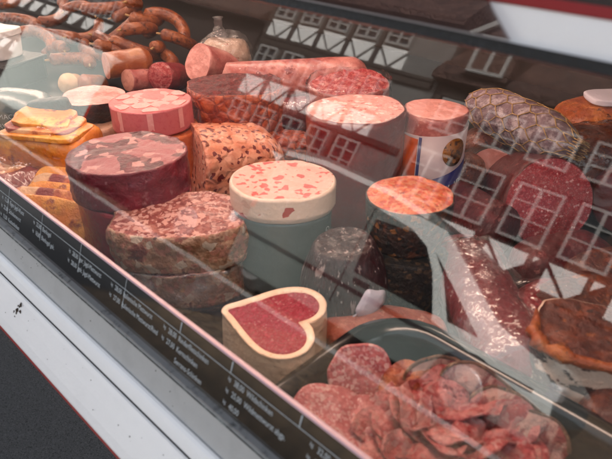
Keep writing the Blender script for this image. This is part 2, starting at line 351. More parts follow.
M['rind'] = mat('brown_bacon_rind', (.22, .10, .045), .4, [('noise', 90, .5, .65, (.44, .30, .20)), ('noise', 160, .6, .7, (.06, .025, .012))], bump=(130, .0012))
M['tray'] = mat('black_tray_plastic', (.03, .03, .036), .22, [('noise', 8, .4, .7, (.03, .03, .035))], coat=.5, ior=1.6)
M['film_meat'] = mat('film_wrapped_salami_skin', (.36, .025, .055), .3, [('noise', 40, .42, .65, (.38, .09, .10)), ('noise', 90, .6, .7, (.58, .32, .32))], bump=(90, .0012), coat=.6)
M['dark_smoke'] = mat('dark_smoked_meat', (.20, .055, .026), .38, [('noise', 36, .45, .62, (.32, .105, .045)), ('noise', 90, .58, .66, (.42, .17, .055)), ('noise', 60, .60, .68, (.10, .022, .012)), ('noise', 160, .66, .72, (.50, .34, .24))], bump=(80, .0024), coat=.35)
M['fat_face'] = mat('marbled_fat_face', (.82, .66, .55), .36, [('noise', 34, .52, .57, (.13, .02, .018), (18, .02), (1, .55, 1.6)), ('noise', 80, .62, .7, (.30, .07, .05))], bump=(80, .0014), coat=.4)
M['orange_rind'] = mat('orange_brown_rind', (.46, .15, .03), .36, [('noise', 40, .45, .65, (.60, .27, .08)), ('noise', 80, .6, .7, (.16, .04, .015))], bump=(70, .002), coat=.45)
M['tub'] = mat('white_plastic', (.82, .82, .82), .3, bump=(30, .0002))
M['tagred'] = mat('red_printed_tag', (.46, .02, .02), .35)
M['bagfill'] = mat('pale_sausage_in_bag', (.60, .47, .38), .5, [('noise', 40, .45, .6, (.68, .56, .47)), ('noise', 70, .62, .68, (.50, .22, .14))], bump=(60, .002))
M['stone'] = None

# ------------------------------------------------------------------ the counter itself
X0, X1 = -3.2, .9
ctr = thing('display_counter', 'glass fronted butcher display counter with white front mouldings and black price strip', 'display counter', (0, 0, 0))
def glass_pt(s, off=0): return G0 + GE*s + GN*off
GLEN = (1.141-.92)/math.cos(TILT)
def strip_quad(name, profile, m, closed=False, x0=X0, x1=X1, parent=ctr, smooth=False):
    rings = [[Vector((x, y, z)) for (y, z) in profile] for x in (x0, x1)]
    V, F = loft(rings, True, True, True); return mesh(name, V, F, m, parent, smooth)
# deck, front lip and side of the case
MB().box((X0, .178, .775), (X1, 1.25, .80)).build('deck', M['deck'], ctr)
# glass
def slabp(s0, s1, o0, o1): return [tuple(glass_pt(s, o)[1:]) for s, o in ((s0, o0), (s1, o0), (s1, o1), (s0, o1))]
strip_quad('glass_pane', slabp(.0025, GLEN, 0, -.006), M['glass'])
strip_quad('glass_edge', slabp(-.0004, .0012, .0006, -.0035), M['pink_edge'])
# printed price strip under the glass
SH = .043
panel = strip_quad('price_strip', slabp(-SH, -.001, -.001, -.006), M['black_gloss'])
def on_strip(V, u, s, off=.0004): return [Vector((u, 0, 0)) + Vector((v.x, 0, 0)) + G0 + GE*(s+v.y) + GN*(-.001+off) for v in V]
def strip_u(px): # place along the strip found from the picture's left-to-right order
    return px
def put_text(s, u, so, size):
    V, F = text_geo(s, size); V = [Vector((v.x*.72, v.y, v.z)) for v in V]; mesh('lettering', on_strip(V, u, so), F, M['letter'], panel, False)
ROWS = (-.0185, -.0277, -.0375)
blocks = [(-.715, ['12,50', '13,00', '13,00'], ['Fleischwurst', 'Jagdwurst', 'Bierschinken']),
          (-.636, ['12,50', '22,80', '13,00'], ['Eigen Jagd-Wurst', 'Schinkenwurst', 'Kochschinken']),
          (-.5604, ['22,80', '18,80'], ['Bierkugel', 'Bierkugel gek.']),
          (-.486, ['28,00', '28,00'], ['ger. Jagd-Mettwurst', 'gek. Jagd-Mettwurst']),
          (-.411, ['28,00', '27,00'], ['Italienische Mettwurst', 'Italienische Mettwurst/Rind']),
          (-.332, ['28,00', '27,00', ''], ['Rinderfiletschinken', 'Kernschinken', 'Serrano-Schinken']),
          (-.2525, ['38,00', '25,00', '40,00'], ['Wildschinken', 'Wildmettwurst abgp.', '']),
          (-.172, ['32,00', '30,00'], ['Hirschschinken', 'Hirschsalami'])]
for u, pr, nm in blocks:
    for r_, (a, b) in enumerate(zip(pr, nm)):
        if a: put_text('kg', u-.0065, ROWS[r_]+.0012, .0045)
        put_text((a + '  ' if a else '          ') + b, u, ROWS[r_], .0067)
ln = MB()
ln.add(on_strip([Vector((X0+.01, 0, 0)), Vector((X1-.01, 0, 0)), Vector((X1-.01, .0005, 0)), Vector((X0+.01, .0005, 0))], 0, -.0118), [(0, 1, 2, 3)])
for u in (-.705, -.627, -.550, -.473, -.3965):
    ln.add(on_strip([Vector((0, 0, 0)), Vector((.0005, 0, 0)), Vector((.0005, .028, 0)), Vector((0, .028, 0))], u, -.030 if u < -.4 else -.0295 + .0), [(0, 1, 2, 3)])
for u in (-.3187, -.2583, -.19): ln.add(on_strip([Vector((0, 0, 0)), Vector((.0006, 0, 0)), Vector((.0009, .009, 0)), Vector((-.0003, .009, 0))], u, -.0115), [(0, 1, 2, 3)])
ln.build('divider_lines', M['letter'], panel)
# mouldings below: light edge, dirty seal, grey ledge, white moulding, black seam, white bumper, red lip
b0 = glass_pt(-SH)
strip_quad('strip_trim', [(b0.y-.004, b0.z+.0005), (b0.y+.004, b0.z+.0005), (b0.y+.004, b0.z-.003), (b0.y-.004, b0.z-.003)], M['alu_light'])
strip_quad('seal', [(b0.y+.004, b0.z-.0035), (b0.y-.0012, b0.z-.0035), (b0.y-.0024, b0.z-.0085), (b0.y+.004, b0.z-.0085)], M['dirt_seal'])
strip_quad('ledge', [(b0.y-.0018, b0.z-.0088), (.1655, .8455), (.1655, .835), (.1775, .835), (.1775, b0.z-.0088)], M['grey_alu'])
strip_quad('white_moulding', [(.1652, .8450), (.1638, .8462), (.1618, .8460), (.1595, .8445), (.1570, .8415), (.1550, .8380), (.1540, .8350), (.1540, .825), (.1652, .825)], M['white_paint'], smooth=False)
strip_quad('seam', [(.1538, .834), (.1530, .8328), (.1530, .825), (.1538, .825)], M['dark'])
strip_quad('bumper', [(.1528, .8335), (.1508, .8340), (.1480, .8312), (.1400, .8195), (.1320, .8065), (.1285, .7995), (.1280, .7975), (.1528, .7975)], M['white_paint'])
strip_quad('red_lip', [(.1281, .7973), (.1268, .7955), (.1275, .7940), (.1528, .7940), (.1528, .7973)], M['red_paint'])
# top rail, header and lamps
strip_quad('top_rail', slabp(GLEN-.001, GLEN+.0043, .004, -.012), M['rail'])
s0 = GLEN+.0046
strip_quad('header', slabp(s0, s0+.0162, .0, -.008), M['white_paint'])
strip_quad('header_stripe', slabp(s0+.0164, s0+.0212, .001, -.008), M['red_paint'])
strip_quad('header_cap', slabp(s0+.0214, s0+.075, .0, -.008), M['back'])
cv = [Vector((X0, 0, 0)) + glass_pt(s0+.0005, .0035), Vector((-.1326, 0, 0)) + glass_pt(s0+.0005, .0035), Vector((-.209, 0, 0)) + glass_pt(s0+.07, .0035), Vector((X0, 0, 0)) + glass_pt(s0+.07, .0035)]
MB().prism(cv, GN*.003).build('header_cover', M['smoked'], ctr)
sh = glass_pt(s0+.07)
MB().box((X0, sh.y, 1.215), (X1, 1.20, 1.235)).build('top_shelf', M['back'], ctr)
for i, (yy, zz, xe) in enumerate(((.313, 1.192, -.04), (.78, 1.19, -.36))):
    V, F = tube([(X0+.1+(xe-X0-.1)*k/12, yy, zz) for k in range(13)], .011, 10)
    mesh('lamp_tube', V, F, M['lamp'], ctr)
    MB().box((X0+.08, yy-.02, zz+.012), (xe+.02, yy+.02, 1.2148)).build('lamp_housing', M['tub'], ctr)

# ------------------------------------------------------------------ goods: builders
def place(px, py, ztop, zbase=.80):
    p = at(px, py, ztop); return Vector((p.x, p.y, zbase))
IMG = math.degrees(math.atan2(Rt.y, Rt.x))    # heading of "to the right" in the picture

# --- tongue sausage: one slice block on a wrapped piece
p = place(127, 152, .930)
o = thing('tongue_sausage_piece', 'tall dark red film wrapped tongue sausage under the marbled purple block at left', 'sausage', p, qz(20))
stick(o, ell(.069, .064, 1, .03, 3), .084, M['zung_wrap'], M['zung_side'], prof=lambda t: 1.0-.02*math.sin(t*PI), amp=.002, seed=2)
o = thing('tongue_sausage_block', 'thick round purple tongue sausage block with large pale meat inlays on its cut top', 'sausage', p+Vector((.002, .0, .0862)), qz(55))
stick(o, ell(.069, .063, 1, .04, 5), .0445, M['zung_side'], M['zung_face'], amp=.003, nscale=60, seed=5, face_amp=.0016, prof=lambda t: 1.0-.03*t)

# --- head cheese, two flat oblong slabs
p = place(182, 216, .888)
o = thing('head_cheese_slab', 'lower head cheese slab in crumpled clear film under the other', 'head cheese', p, qz(IMG+4))
stick(o, ell(.064, .048, .8, .04, 12), .042, M['head_side'], M['head_face'], amp=.004, seed=11)
stick(o, ell(.071, .053, .8, .1, 13), .044, M['film_pale'], None, amp=.010, nscale=30, seed=14, names=('wrapping', ''), prof=lambda t: 1.12-.16*t)
o = thing('head_cheese_slab', 'upper oblong head cheese slab with pink marbled top and jellied brown side', 'head cheese', p+Vector((-.003, 0, .0445)), qz(IMG+2))
stick(o, ell(.076, .050, .72, .05, 14), .045, M['head_side'], M['head_face'], amp=.005, nscale=50, seed=15, face_amp=.002, prof=lambda t: .96+.05*math.sin(t*PI))
# red round tag at its right end
V, F = loft([[Vector((.0785+.001*k2, .020*math.cos(a), .020+.024*math.sin(a))) for a in [2*PI*i/40 for i in range(40)]] for k2 in (0, 1)], True, True)
mesh('tag', V, F, M['tagred'], o)
V, F = loft([[Vector((.0782+.0012*k2, .0235*math.cos(a), .020+.0275*math.sin(a))) for a in [2*PI*i/40 for i in range(40)]] for k2 in (0, 1)], True, True)
mesh('tag_rim', V, F, M['letter'], o)
V, F = text_geo('ORIGINAL', .0075, 'CENTER')
def arc(v):
    a = PI*.0 - v.x/.0155 - R(0); rr = .0125 + v.y
    return Vector((.0799, rr*math.cos(a), .020 + 1.2*rr*math.sin(a)))
mesh('lettering', [arc(v) for v in V], F, M['letter'], o, False)

Lf = -Rt
# --- speckled netted meat loaf (lying half round, cut face to the left front)
p = at(196, 166, .853)
ax = (Lf*.93 + HTC*.36 + Zu*.10).normalized()
o = thing('netted_meat_loaf', 'speckled salmon pink meat loaf with quilted net imprint and cut end, behind the head cheese', 'meat loaf', p - ax*.085, qdir(ax, 0))
stick(o, ell(.060, .052, .75, .05, 21), .085, M['net_skin'], M['net_face'], amp=.003, nscale=50, seed=22, closed_end=.04)

# --- dark red smoked loaf
p = place(232, 86, .930)
o = thing('smoked_meat_loaf', 'smoked loaf with crumbly dark red top and orange brown netted side', 'meat loaf', p + Hd*.02, qz(IMG+8))
stick(o, ell(.072, .058, .7, .06, 31), .125, M['loaf_side'], M['loaf_top'], amp=.004, nscale=45, seed=32, face_amp=.004, dome=.004, names=('side', 'top'))

# --- white sausage with red pepper
p = place(282, 180, .922)
o = thing('pepper_sausage', 'upright grey cased sausage whose bared white top is dotted with red pepper', 'sausage', p, qz(IMG))
stick(o, ell(.0535, .047, .9, .035, 41), .0935, M['grey_case'], None, amp=.0006, seed=42, lip=.93)
cs, fc = stick(o, ell(.0570, .0505, .9, .035, 41), .0285, M['lyon_rim'], M['lyon_face'], amp=.0006, seed=43, face_amp=.0005, prof=lambda t: .955+.045*min(1, t*5) - (.025 if t > .97 else 0), names=('bared_top', 'cut_face'))
cs.location.z = fc.location.z = .0938
V, F = text_geo('GUTSWURST', .0092, 'CENTER')
def wrapv(v, r, a0, z0): a = a0 + v.y/r; return Vector((r*math.cos(a), r*.90*math.sin(a), z0 - v.x))
mesh('lettering', [wrapv(v, .0585, R(-38), .055) for v in V], F, M['letter'], o, False)

# --- ball pattern pink sausage on orange loaf
p = place(151, 101, .928)
o = thing('orange_meat_loaf', 'orange meat loaf piece in film beneath the pink ball pattern sausage', 'meat loaf', p + Vector((.006, .002, 0)), qz(IMG))
stick(o, ell(.053, .046, .8, .02, 51), .0935, M['orange_face'], M['orange_face'], seed=52)
o = thing('ball_pattern_sausage', 'round pink sausage slice block with pale football pattern on top', 'sausage', p + Vector((0, 0, .0945)), qz(IMG))
stick(o, ell(.0565, .0545, 1, .01, 53), .034, M['foot_side'], M['foot_face'], amp=.0006, seed=54, face_amp=.0003)
def poly_patch(cx, cy, r, n, rot, z):
    pts = [(cx + r*math.cos(rot+2*PI*i/n), cy + r*math.sin(rot+2*PI*i/n)) for i in range(n)]
    pts2 = []
    for i in range(n):
        a, b = pts[i], pts[(i+1) % n]
        for t in (.15, .5, .85): pts2.append((a[0]+(b[0]-a[0])*t, a[1]+(b[1]-a[1])*t))
    return [p_ for p_ in pts2 if math.hypot(*p_) < .0545], z
inl = MB()
cells = [(0, 0)] + [(.0255*math.cos(R(60*i+12)), .0255*math.sin(R(60*i+12))) for i in range(6)] + [(.0455*math.cos(R(60*i+42)), .0455*math.sin(R(60*i+42))) for i in range(6)]
for i, (cx, cy) in enumerate(cells):
    pts, z = poly_patch(cx, cy, .0139 if i < 7 else .0122, 6, R(12), .0352)
    if len(pts) > 5: inl.prism([(x, y, .0340) for x, y in pts], (0, 0, .0014))
for i in range(8):
    a0 = R(45*i+10); rr = .0568
    inl.add(*loft([[Vector((rr*math.cos(a0+da), .0548*math.sin(a0+da), z)) for da in (-.07, -.03, .03, .07)] for z in (.006, .033)], closed=False))
inl.build('pale_inlay', M['foot_patch'], o)

# --- half ham with dark crust
p = place(92, 95, .915)
o = thing('half_ham', 'half cooked ham with pink cut top and near black crust', 'ham', p + Vector((0, 0, .078)), qz(IMG+5))
stick(o, ell(.047, .040, 1, .1, 61), .036, M['ham_crust'], M['ham_face'], prof=lambda t: .62+.38*math.sin(min(1, t*1.15)*PI/2), amp=.003, seed=62, dome=.002, lip=.985, names=('crust', 'cut_face'))
p2 = Vector((p.x+.006, p.y, .80))
o = thing('cream_loaf', 'cream coloured sausage loaf under the dark crusted half ham', 'sausage', p2, qz(IMG))
stick(o, ell(.046, .040, .6, .02, 63), .0775, M['cream'], M['pale_meat'], seed=64)
p = place(104, 124, .880)
o = thing('pale_sausage_block', 'small square block of pale sausage beside the purple tongue sausage', 'sausage', p, qz(IMG-15))
stick(o, ell(.020, .022, .45, .02, 66), .080, M['pale_meat'], M['pale_meat'], seed=67)

# --- smoked bacon pieces at left
p = place(48, 128, .905)
o = thing('smoked_bacon_joint', 'amber smoked bacon joint in clear film with pale sliced edge on top', 'bacon', p, qz(IMG-12))
blob('joint', (.062, .042, .052), .28, .35, M['bacon_skin'], o, .004, 25, 71)
for k in range(3):
    s_ = blob('slice', (.056-.009*k, .036-.003*k, .0042), .3, .35, M['bacon_skin'] if k != 1 else M['bacon_layers'], o, .004, 40, 72+k)
    s_.location = (-.004*k, .006*k-.004, .0985+.0066*k); s_.rotation_euler = (R(-4+3*k), R(3*k), R(6*k))
bk = blob('dark_rind', (.03, .010, .010), .5, .7, M['bacon_dark'], o, .003, 40, 77); bk.location = (-.016, .036, .112); bk.rotation_euler = (0, R(-8), R(10))
blob('wrapping', (.066, .046, .056), .6, .7, M['film'], o, .008, 25, 79)
p = place(54, 196, .855)
o = thing('layered_bacon_stack', 'row of thick orange bacon slices leaning beside the dark red sausage, against the glass', 'bacon', p, qz(IMG-14))
for k in range(6):
    s_ = blob('slice', (.056+.003*math.sin(k*2.1), .036, .0066), .3, .35, M['bacon_layers'] if k % 2 else M['bacon_skin'], o, .004, 35, 81+k)
    s_.location = (.004*math.sin(k*3.3)+.006, -.026+.0125*k, .026+.0035*k); s_.rotation_euler = (R(48-3*k), R(3*math.sin(k*2)), R(4*math.sin(k*1.7)))
p = place(8, 165, .865)
o = thing('smoked_bacon_joint', 'pale orange smoked bacon joint at the far left, against the glass', 'bacon', p, qz(IMG-40))
blob('joint', (.055, .036, .034), .5, .6, M['bacon_layers'], o, .004, 25, 91)
blob('wrapping', (.060, .041, .038), .6, .7, M['film'], o, .008, 25, 92)
p = at(14, 104, .86)
o = thing('wrapped_sausage', 'grey wrapped sausage printed with pale lettering at the far left', 'sausage', (p.x, p.y, .80), qz(IMG))
blob('casing', (.07, .045, .042), .8, .8, M['grey_case'], o, .002, 20, 93)
for k, tx in enumerate(('HAUSMACHER', 'LEBERWURST')):
    V, F = text_geo(tx, .012, 'CENTER'); mesh('lettering', [Vector((v.x, -.0455+.0, .052-.016*k+v.y)) for v in V], F, M['letter'], o, False)

# --- small liver sausages and cut pieces
def log(name, label, cat, px, py, zc, r, ln_, d, cas, fac, seed, group=None, ry=None, **k):
    d = Vector(d).normalized(); p = at(px, py, zc)      # centre of the cut face
    o = thing(name, label, cat, p - d*ln_, qdir(d), group)
    stick(o, ell(r, ry or r, 1, .03, seed), ln_, cas, fac, seed=seed, closed_end=r*.8, **k)
    return o
Lf = -Rt
log('liver_sausage', 'brown liver sausage with pale pink cut end pointing left, largest of the small ones', 'sausage', 106, 67, .865, .026, .075, Lf*.8+HTC*.6, M['liver'], M['liver_face'], 101)
log('liver_sausage', 'short brown liver sausage beside the pale cream one', 'sausage', 84, 84, .835, .020, .04, Lf*.5+HTC*.8+Zu*.3, M['liver'], M['liver'], 102, dome=.008)
log('cream_sausage', 'small round ended cream sausage at the left of the liver sausages', 'sausage', 68, 83, .835, .020, .04, HTC*.9+Zu*.35, M['cream'], M['cream'], 103, dome=.010)
log('pink_sausage_end', 'short greyish pink sausage end before the brown liver sausage', 'sausage', 128, 80, .845, .021, .05, Lf*.6+HTC*.7+Zu*.2, M['pink_case'], M['liver_face'], 104, dome=.004)
log('red_wrapped_sausage', 'red sausage in creased film between the liver sausages and large pale ham sausage', 'sausage', 160, 76, .85, .028, .07, Lf*.3+HTC*.9+Zu*.3, M['film_meat'], M['raw_red'], 105, dome=.01)
log('ham_sausage', 'thick ham sausage lying with its smooth pale pink oval cut end facing front left', 'sausage', 198, 63, .875, .036, .08, Lf*.62+HTC*.75+Zu*.42, M['pink_case'], M['pink_face'], 106)
# --- lying pink sausages behind
log('pink_sausage', 'long pink sausage lying behind the dark red loaf', 'sausage', 228, 82, .885, .034, .22, Lf*.95+HTC*.15, M['pink_case'], M['pink_face'], 108, dome=.01)
log('pink_sausage', 'smaller marbled pink sausage lying left of the tall film wrapped one', 'sausage', 255, 94, .86, .034, .18, Lf*.9+HTC*.35, M['film_meat'], M['mort_face'], 109, dome=.01)

# --- tied bag
p = place(224, 36, .905)
o = thing('tied_bag', 'clear plastic bag of pale sausage tied in a knot on top', 'bag', p, qz(IMG))
blob('contents', (.052, .040, .050), .6, .7, M['bagfill'], o, .004, 30, 111)
blob('bag', (.057, .045, .055), .65, .75, M['film_pale'], o, .008, 30, 112, fn=lambda q: q)
V, F = tube([(-.010, 0, .106+.0045*k+.0) for k in range(9)], lambda t: .016*(1-t)**2+.004+.010*max(0, t-.45)+.0015*math.sin(t*20), 16)
kn = mesh('knot', V, F, M['film_pale'], o)

# --- ring sausages
def link(px, py, z, ang, arcd, rr, seed, r=.0125):
    c = at(px, py, z); pts = []
    for k in range(22):
        a = R(arcd)*(k/21-.5); q = Vector((rr*math.sin(a), rr*(1-math.cos(a)), .012*math.sin(k/21*PI+seed)))
        q = Euler((R(12*math.sin(seed*2)), R(18*math.cos(seed*3)), R(ang))).to_matrix() @ q; pts.append(q)
    o = thing('sausage_link', 'curved orange brown smoked sausage link in the pile at the back left', 'sausage', c, None, 'smoked sausage links in the pile')
    V, F = tube(pts, lambda t: r*max(.25, min(1, (4*t*(1-t))*6))**.5, 14); mesh('skin', V, F, M['link'], o)
    for e, f in ((0, 2), (-1, -3)):
        V, F = tube([pts[e], pts[e] + (pts[e]-pts[f]).normalized()*.010], lambda t: .003-.001*t, 8); mesh('tied_end', V, F, M['string'], o)
rnd = random.Random(3)
spots = [(60, 52, .84, 150, 90), (78, 60, .84, 160, 120), (95, 50, .86, -20, 160), (112, 42, .87, 110, 150), (128, 30, .88, 40, 170), (150, 34, .88, 80, 130), (160, 48, .86, 100, 70),
         (172, 60, .85, 95, 110), (155, 18, .90, 70, 120), (175, 22, .89, 150, 140), (120, 55, .85, 10, 80), (140, 50, .86, 20, 120), (92, 30, .87, 60, 100), (70, 35, .87, 140, 140),
         (45, 38, .86, 150, 130), (110, 12, .90, 30, 120), (135, 5, .92, 130, 150), (60, 12, .88, 70, 130), (30, 20, .87, 150, 140), (85, 10, .89, 160, 110), (15, 5, .88, 40, 120), (188, 40, .87, 60, 120)]
for i, (px, py, z, a, ar) in enumerate(spots): link(px, py, z, a + IMG, ar, .052+.014*rnd.random(), i*1.3, .0125+.002*rnd.random())

# --- upright pink wrapped sausage
p = place(352, 76, .930)
o = thing('film_wrapped_sausage', 'tall pink sausage standing in clear film with coarse red meat on top', 'sausage', p, qz(IMG))
stick(o, ell(.062, .055, .9, .02, 121), .120, M['pink_case'], M['raw_red'], amp=.002, seed=122, face_amp=.005, dome=.01)
stick(o, ell(.066, .059, .9, .06, 123), .127, M['film'], None, amp=.006, seed=124, names=('wrapping', ''))
# --- mortadella
p = place(358, 109, .950)
o = thing('mortadella', 'large upright mortadella with pale pink cut top and dark red casing', 'sausage', p, qz(IMG))
stick(o, ell(.0605, .054, .95, .06, 131), .150, M['mort_case'], M['mort_face'], amp=.0012, seed=132, face_amp=.0006, lip=.955, dome=.001)
# --- sausage with printed band
p = place(436, 110, .945)
o = thing('printed_sausage', 'upright pink sausage in a printed casing with round gold medallion', 'sausage', p, qz(IMG))
oc, of = stick(o, ell(.0405, .0395, 1, .01, 141), .145, M['pink_case'], M['pink_face'], amp=.0006, seed=142, lip=.95, dome=.002)
def band(nm, m, a0, a1, z0, z1, r=.0411, slope=0, parent=o, n=14):
    rg = [[Vector((rr*math.cos(R(a0+(a1-a0)*i/n)), rr*.977*math.sin(R(a0+(a1-a0)*i/n)), z + slope*(i/n))) for i in range(n+1)] for z, rr in ((z0, r), (z1, r), (z1, r+.0006), (z0, r+.0006))]
    V, F = loft(rg + [rg[0]], closed=False); return mesh(nm, V, F, m, parent)
band('printed_band', M['label_white'], -175, -8, .0, .118, slope=.012, r=.0412)
band('orange_stripe', M['label_orange'], -170, -128, .02, .117, r=.0420)
band('violet_stripe', M['label_blue'], -126, -121, .02, .120, r=.0420, n=4)
band('violet_stripe', M['label_blue'], -112, -10, .0, .062, slope=.026, r=.0420)
med = []
for k in range(2):
    med.append([Vector(((.0428+.0008*k)*math.cos(R(-62)+.0165*math.cos(t)/.043), .977*(.0428+.0008*k)*math.sin(R(-62)+.0165*math.cos(t)/.043), .102+.0185*math.sin(t))) for t in [2*PI*i/36 for i in range(36)]])
V, F = loft(med, True, True); mesh('medallion', V, F, M['gold'], o)
V, F = text_geo('WURST', .019, 'CENTER')
def wraph(v, r, a0, z0): a = a0 + v.x/r; return Vector((r*math.cos(a), .977*r*math.sin(a), z0 + v.y + .010*v.x/.03))
mesh('lettering', [wraph(v, .0432, R(-50), .048) for v in V], F, M['letter'], o, False)

# --- honeycomb netted salami on top of the logs
a_, b_ = at(470, 101, .905), at(574, 148, .905)
d = (b_-a_); Ln = d.length; d.normalize()
o = thing('netted_salami', 'long mould grey salami in tan honeycomb netting lying across the others', 'salami', a_, qdir(d, 0))
rs = .033
pr = lambda t: (max(.06, min(1, 4.6*t*(1-t)+.10)))**.5
rings = []
for i in range(26):
    t = i/25; rings.append([Vector((rs*pr(t)*math.cos(2*PI*j/32), rs*pr(t)*math.sin(2*PI*j/32), t*Ln)) * 1.0 for j in range(32)])
for rg in rings:
    for v in rg: v += Vector((v.x, v.y, 0)).normalized()*nz3(v, 60, 4)*.0022
V, F = loft(rings, True, True); mesh('skin', V, F, M['mould'], o)
net = MB(); nc = 9; cl = 2*PI/nc; rows = 9; hh = Ln/rows
def npt(a, z):
    t = min(.995, max(.005, z/Ln)); r_ = rs*pr(t)+.0008; return Vector((r_*math.cos(a), r_*math.sin(a), z))
for i in range(rows+1):
    for j in range(nc):
        a = j*cl + (cl/2 if i % 2 else 0); z = i*hh*.97 + .004
        pts = [npt(a, z), npt(a, z+hh*.45)]
        net.add(*tube(pts, .0008, 5))
        for sgn in (-1, 1): net.add(*tube([npt(a, z+hh*.45), npt(a+sgn*cl/4, z+hh*.72), npt(a+sgn*cl/2, min(Ln, z+hh*.97))], .0008, 5))
net.build('netting', M['string'], o, True)

# --- lying salamis with cut faces
log('pink_salami', 'lying sausage with plain pink cut face, left of the dark red salami', 'sausage', 490, 178, .842, .038, .14, HTC*.95+Zu*.25, M['pepper_case'], M['pink_face'], 151)
log('red_salami', 'big lying salami with fine grained dark red cut face towards the front', 'salami', 549, 203, .860, .0545, .16, HTC*.93+Zu*.34, M['red_case'], M['red_face'], 152, face_amp=.0008, dome=.003)
p = at(596, 158, .86)
o = thing('wrapped_smoked_ham', 'brown smoked ham in glossy film behind the dark red salami', 'ham', (p.x, p.y, .80), qz(IMG+10))
blob('meat', (.085, .05, .05), .7, .7, M['dark_smoke'], o, .005, 25, 153)
blob('wrapping', (.090, .054, .054), .7, .75, M['film'], o, .007, 25, 154)
p = at(612, 118, .87)
o = thing('smoked_ham', 'dark smoked ham topped with white paper at the right edge', 'ham', (p.x, p.y, .80), qz(IMG))
blob('meat', (.085, .06, .05), .7, .7, M['orange_rind'], o, .004, 25, 161)
blob('paper', (.042, .03, .006), .4, .6, M['paper'], o, .003, 40, 162).location = (-.005, -.005, .099)
log('violet_salami', 'dim violet brown salami to the right of the dark red one', 'salami', 628, 200, .845, .044, .14, HTC*.9-Rt*.2+Zu*.3, M['red_case'], M['mort_case'], 163, dome=.004)
log('dark_salami', 'blackish salami lying beneath the big dark red one', 'salami', 497, 232, .835, .034, .10, HTC*.8+Rt*.3+Zu*.1, M['red_case'], M['red_case'], 164, dome=.012)

# --- coarse salami standing on a black peppered one
p = place(410, 195, .930)
o = thing('black_pepper_salami', 'black peppered salami piece under the orange cut salami', 'salami', p + HTC*.012, qz(IMG))
stick(o, ell(.045, .040, 1, .03, 171), .075, M['black_pepper'], M['black_pepper'], amp=.002, seed=172, prof=lambda t: .86+.14*math.sin(PI*min(1, .25+t*.6)))
o = thing('coarse_salami', 'salami with coarse bright orange cut top and brown peppered side', 'salami', p + Vector((0, 0, .0762)), qz(IMG))
stick(o, ell(.0445, .041, 1, .04, 173), .0545, M['pepper_case'], M['coarse_face'], amp=.0018, seed=174, face_amp=.0012, dome=.003, prof=lambda t: .80+.20*math.sin(min(1, .15+t*1.1)*PI/2))

# --- dark netted ham with white label
p = place(347, 243, .895)
o = thing('netted_ham', 'dark rounded ham with pale string marks standing behind the heart salami', 'ham', p, qz(IMG))
stick(o, ell(.0455, .042, 1, .03, 181), .096, M['netham'], M['netham'], prof=lambda t: (.80+.20*math.sin(min(1, t*2.2)*PI/2)) * (1 if t < .45 else 1-.36*((t-.45)/.55)**1.9), amp=.0012, seed=182, face_amp=.002, lip=.96, names=('skin', 'top'))
def hamr(z): t = z/.096; return .0455*(.80+.20*math.sin(min(1, t*2.2)*PI/2)) * (1 if t < .45 else 1-.36*((t-.45)/.55)**1.9)
def hpt(a, z, o_): return Vector(((hamr(z)+o_)*math.cos(R(a)), (hamr(z)+o_)*.925*math.sin(R(a)), z))
lr = []
for k_, o_ in ((.02, .0034), (.5, .0032), (1, .0024), (1, .0012), (.5, .001), (.02, .001)):
    lr.append([hpt(-56+k_*(21+3*math.sin(2*t_+.6))*math.cos(t_), .047+k_*(.0165+.003*math.cos(3*t_))*math.sin(t_), o_) for t_ in [2*PI*q/36 for q in range(36)]])
V, F = loft(lr, True, True); mesh('label', V, F, M['paper'], o)
V, F = tube([Vector(((hamr(z)+.0015)*math.cos(R(a)), (hamr(z)+.0015)*.925*math.sin(R(a)), z)) for a, z in ((-75, .042), (-84, .036), (-90, .026), (-95, .018))], .0008, 6)
mesh('string', V, F, M['paper'], o)

# --- heart salami
def heart(sx, n=90):
    pts = []
    for i in range(n):
        t = 2*PI*i/n
        x = 16*math.sin(t)**3; y = 13*math.cos(t)-5*math.cos(2*t)-2*math.cos(3*t)-math.cos(4*t)
        pts.append((x, y))
    for _ in range(26):                     # soften tip and notch
        pts = [((pts[i-1][0]+2*pts[i][0]+pts[(i+1) % n][0])/4, (pts[i-1][1]+2*pts[i][1]+pts[(i+1) % n][1])/4) for i in range(n)]
    return [(x*sx/17, (y+1.0)*sx/17) for x, y in pts]
p = place(275, 317, .864)
hi = heart(.0510)
def grow(pts, w):
    n = len(pts); q = []
    for i in range(n):
        dx = pts[(i+1) % n][0]-pts[i-1][0]; dy = pts[(i+1) % n][1]-pts[i-1][1]; l_ = math.hypot(dx, dy) or 1
        q.append((pts[i][0]-dy/l_*w, pts[i][1]+dx/l_*w))
    for _ in range(4): q = [((q[i-1][0]+2*q[i][0]+q[(i+1) % n][0])/4, (q[i-1][1]+2*q[i][1]+q[(i+1) % n][1])/4) for i in range(n)]
    return q
ho = grow(hi, .0082)
o = thing('heart_salami', 'heart shaped salami piece with dark red face inside a thick beige rind', 'salami', p, qz(IMG-105))
rings = []
for i in range(14):
    t = i/13; k = .97+.03*math.sin(t*PI)
    rings.append([Vector((x*k, y*k, t*.062)) + Vector((x, y, 0)).normalized()*nz3((x, y, t*.06), 40, 3)*.0008 for x, y in ho])
for w_, dz in ((.0074, .0012), (.0060, .0018), (.0030, .0016), (.0008, .0008), (0, -.0006)):
    rings.append([Vector((x, y, .062+dz + .0006*nz3((x, y, 0), 60, 8))) for x, y in grow(hi, w_)])
V, F = loft(rings, True, False); mesh('rind', V, F, M['heart_rind'], o)
fr = [[Vector((x, y, .0614)) for x, y in grow(hi, .0006)]]
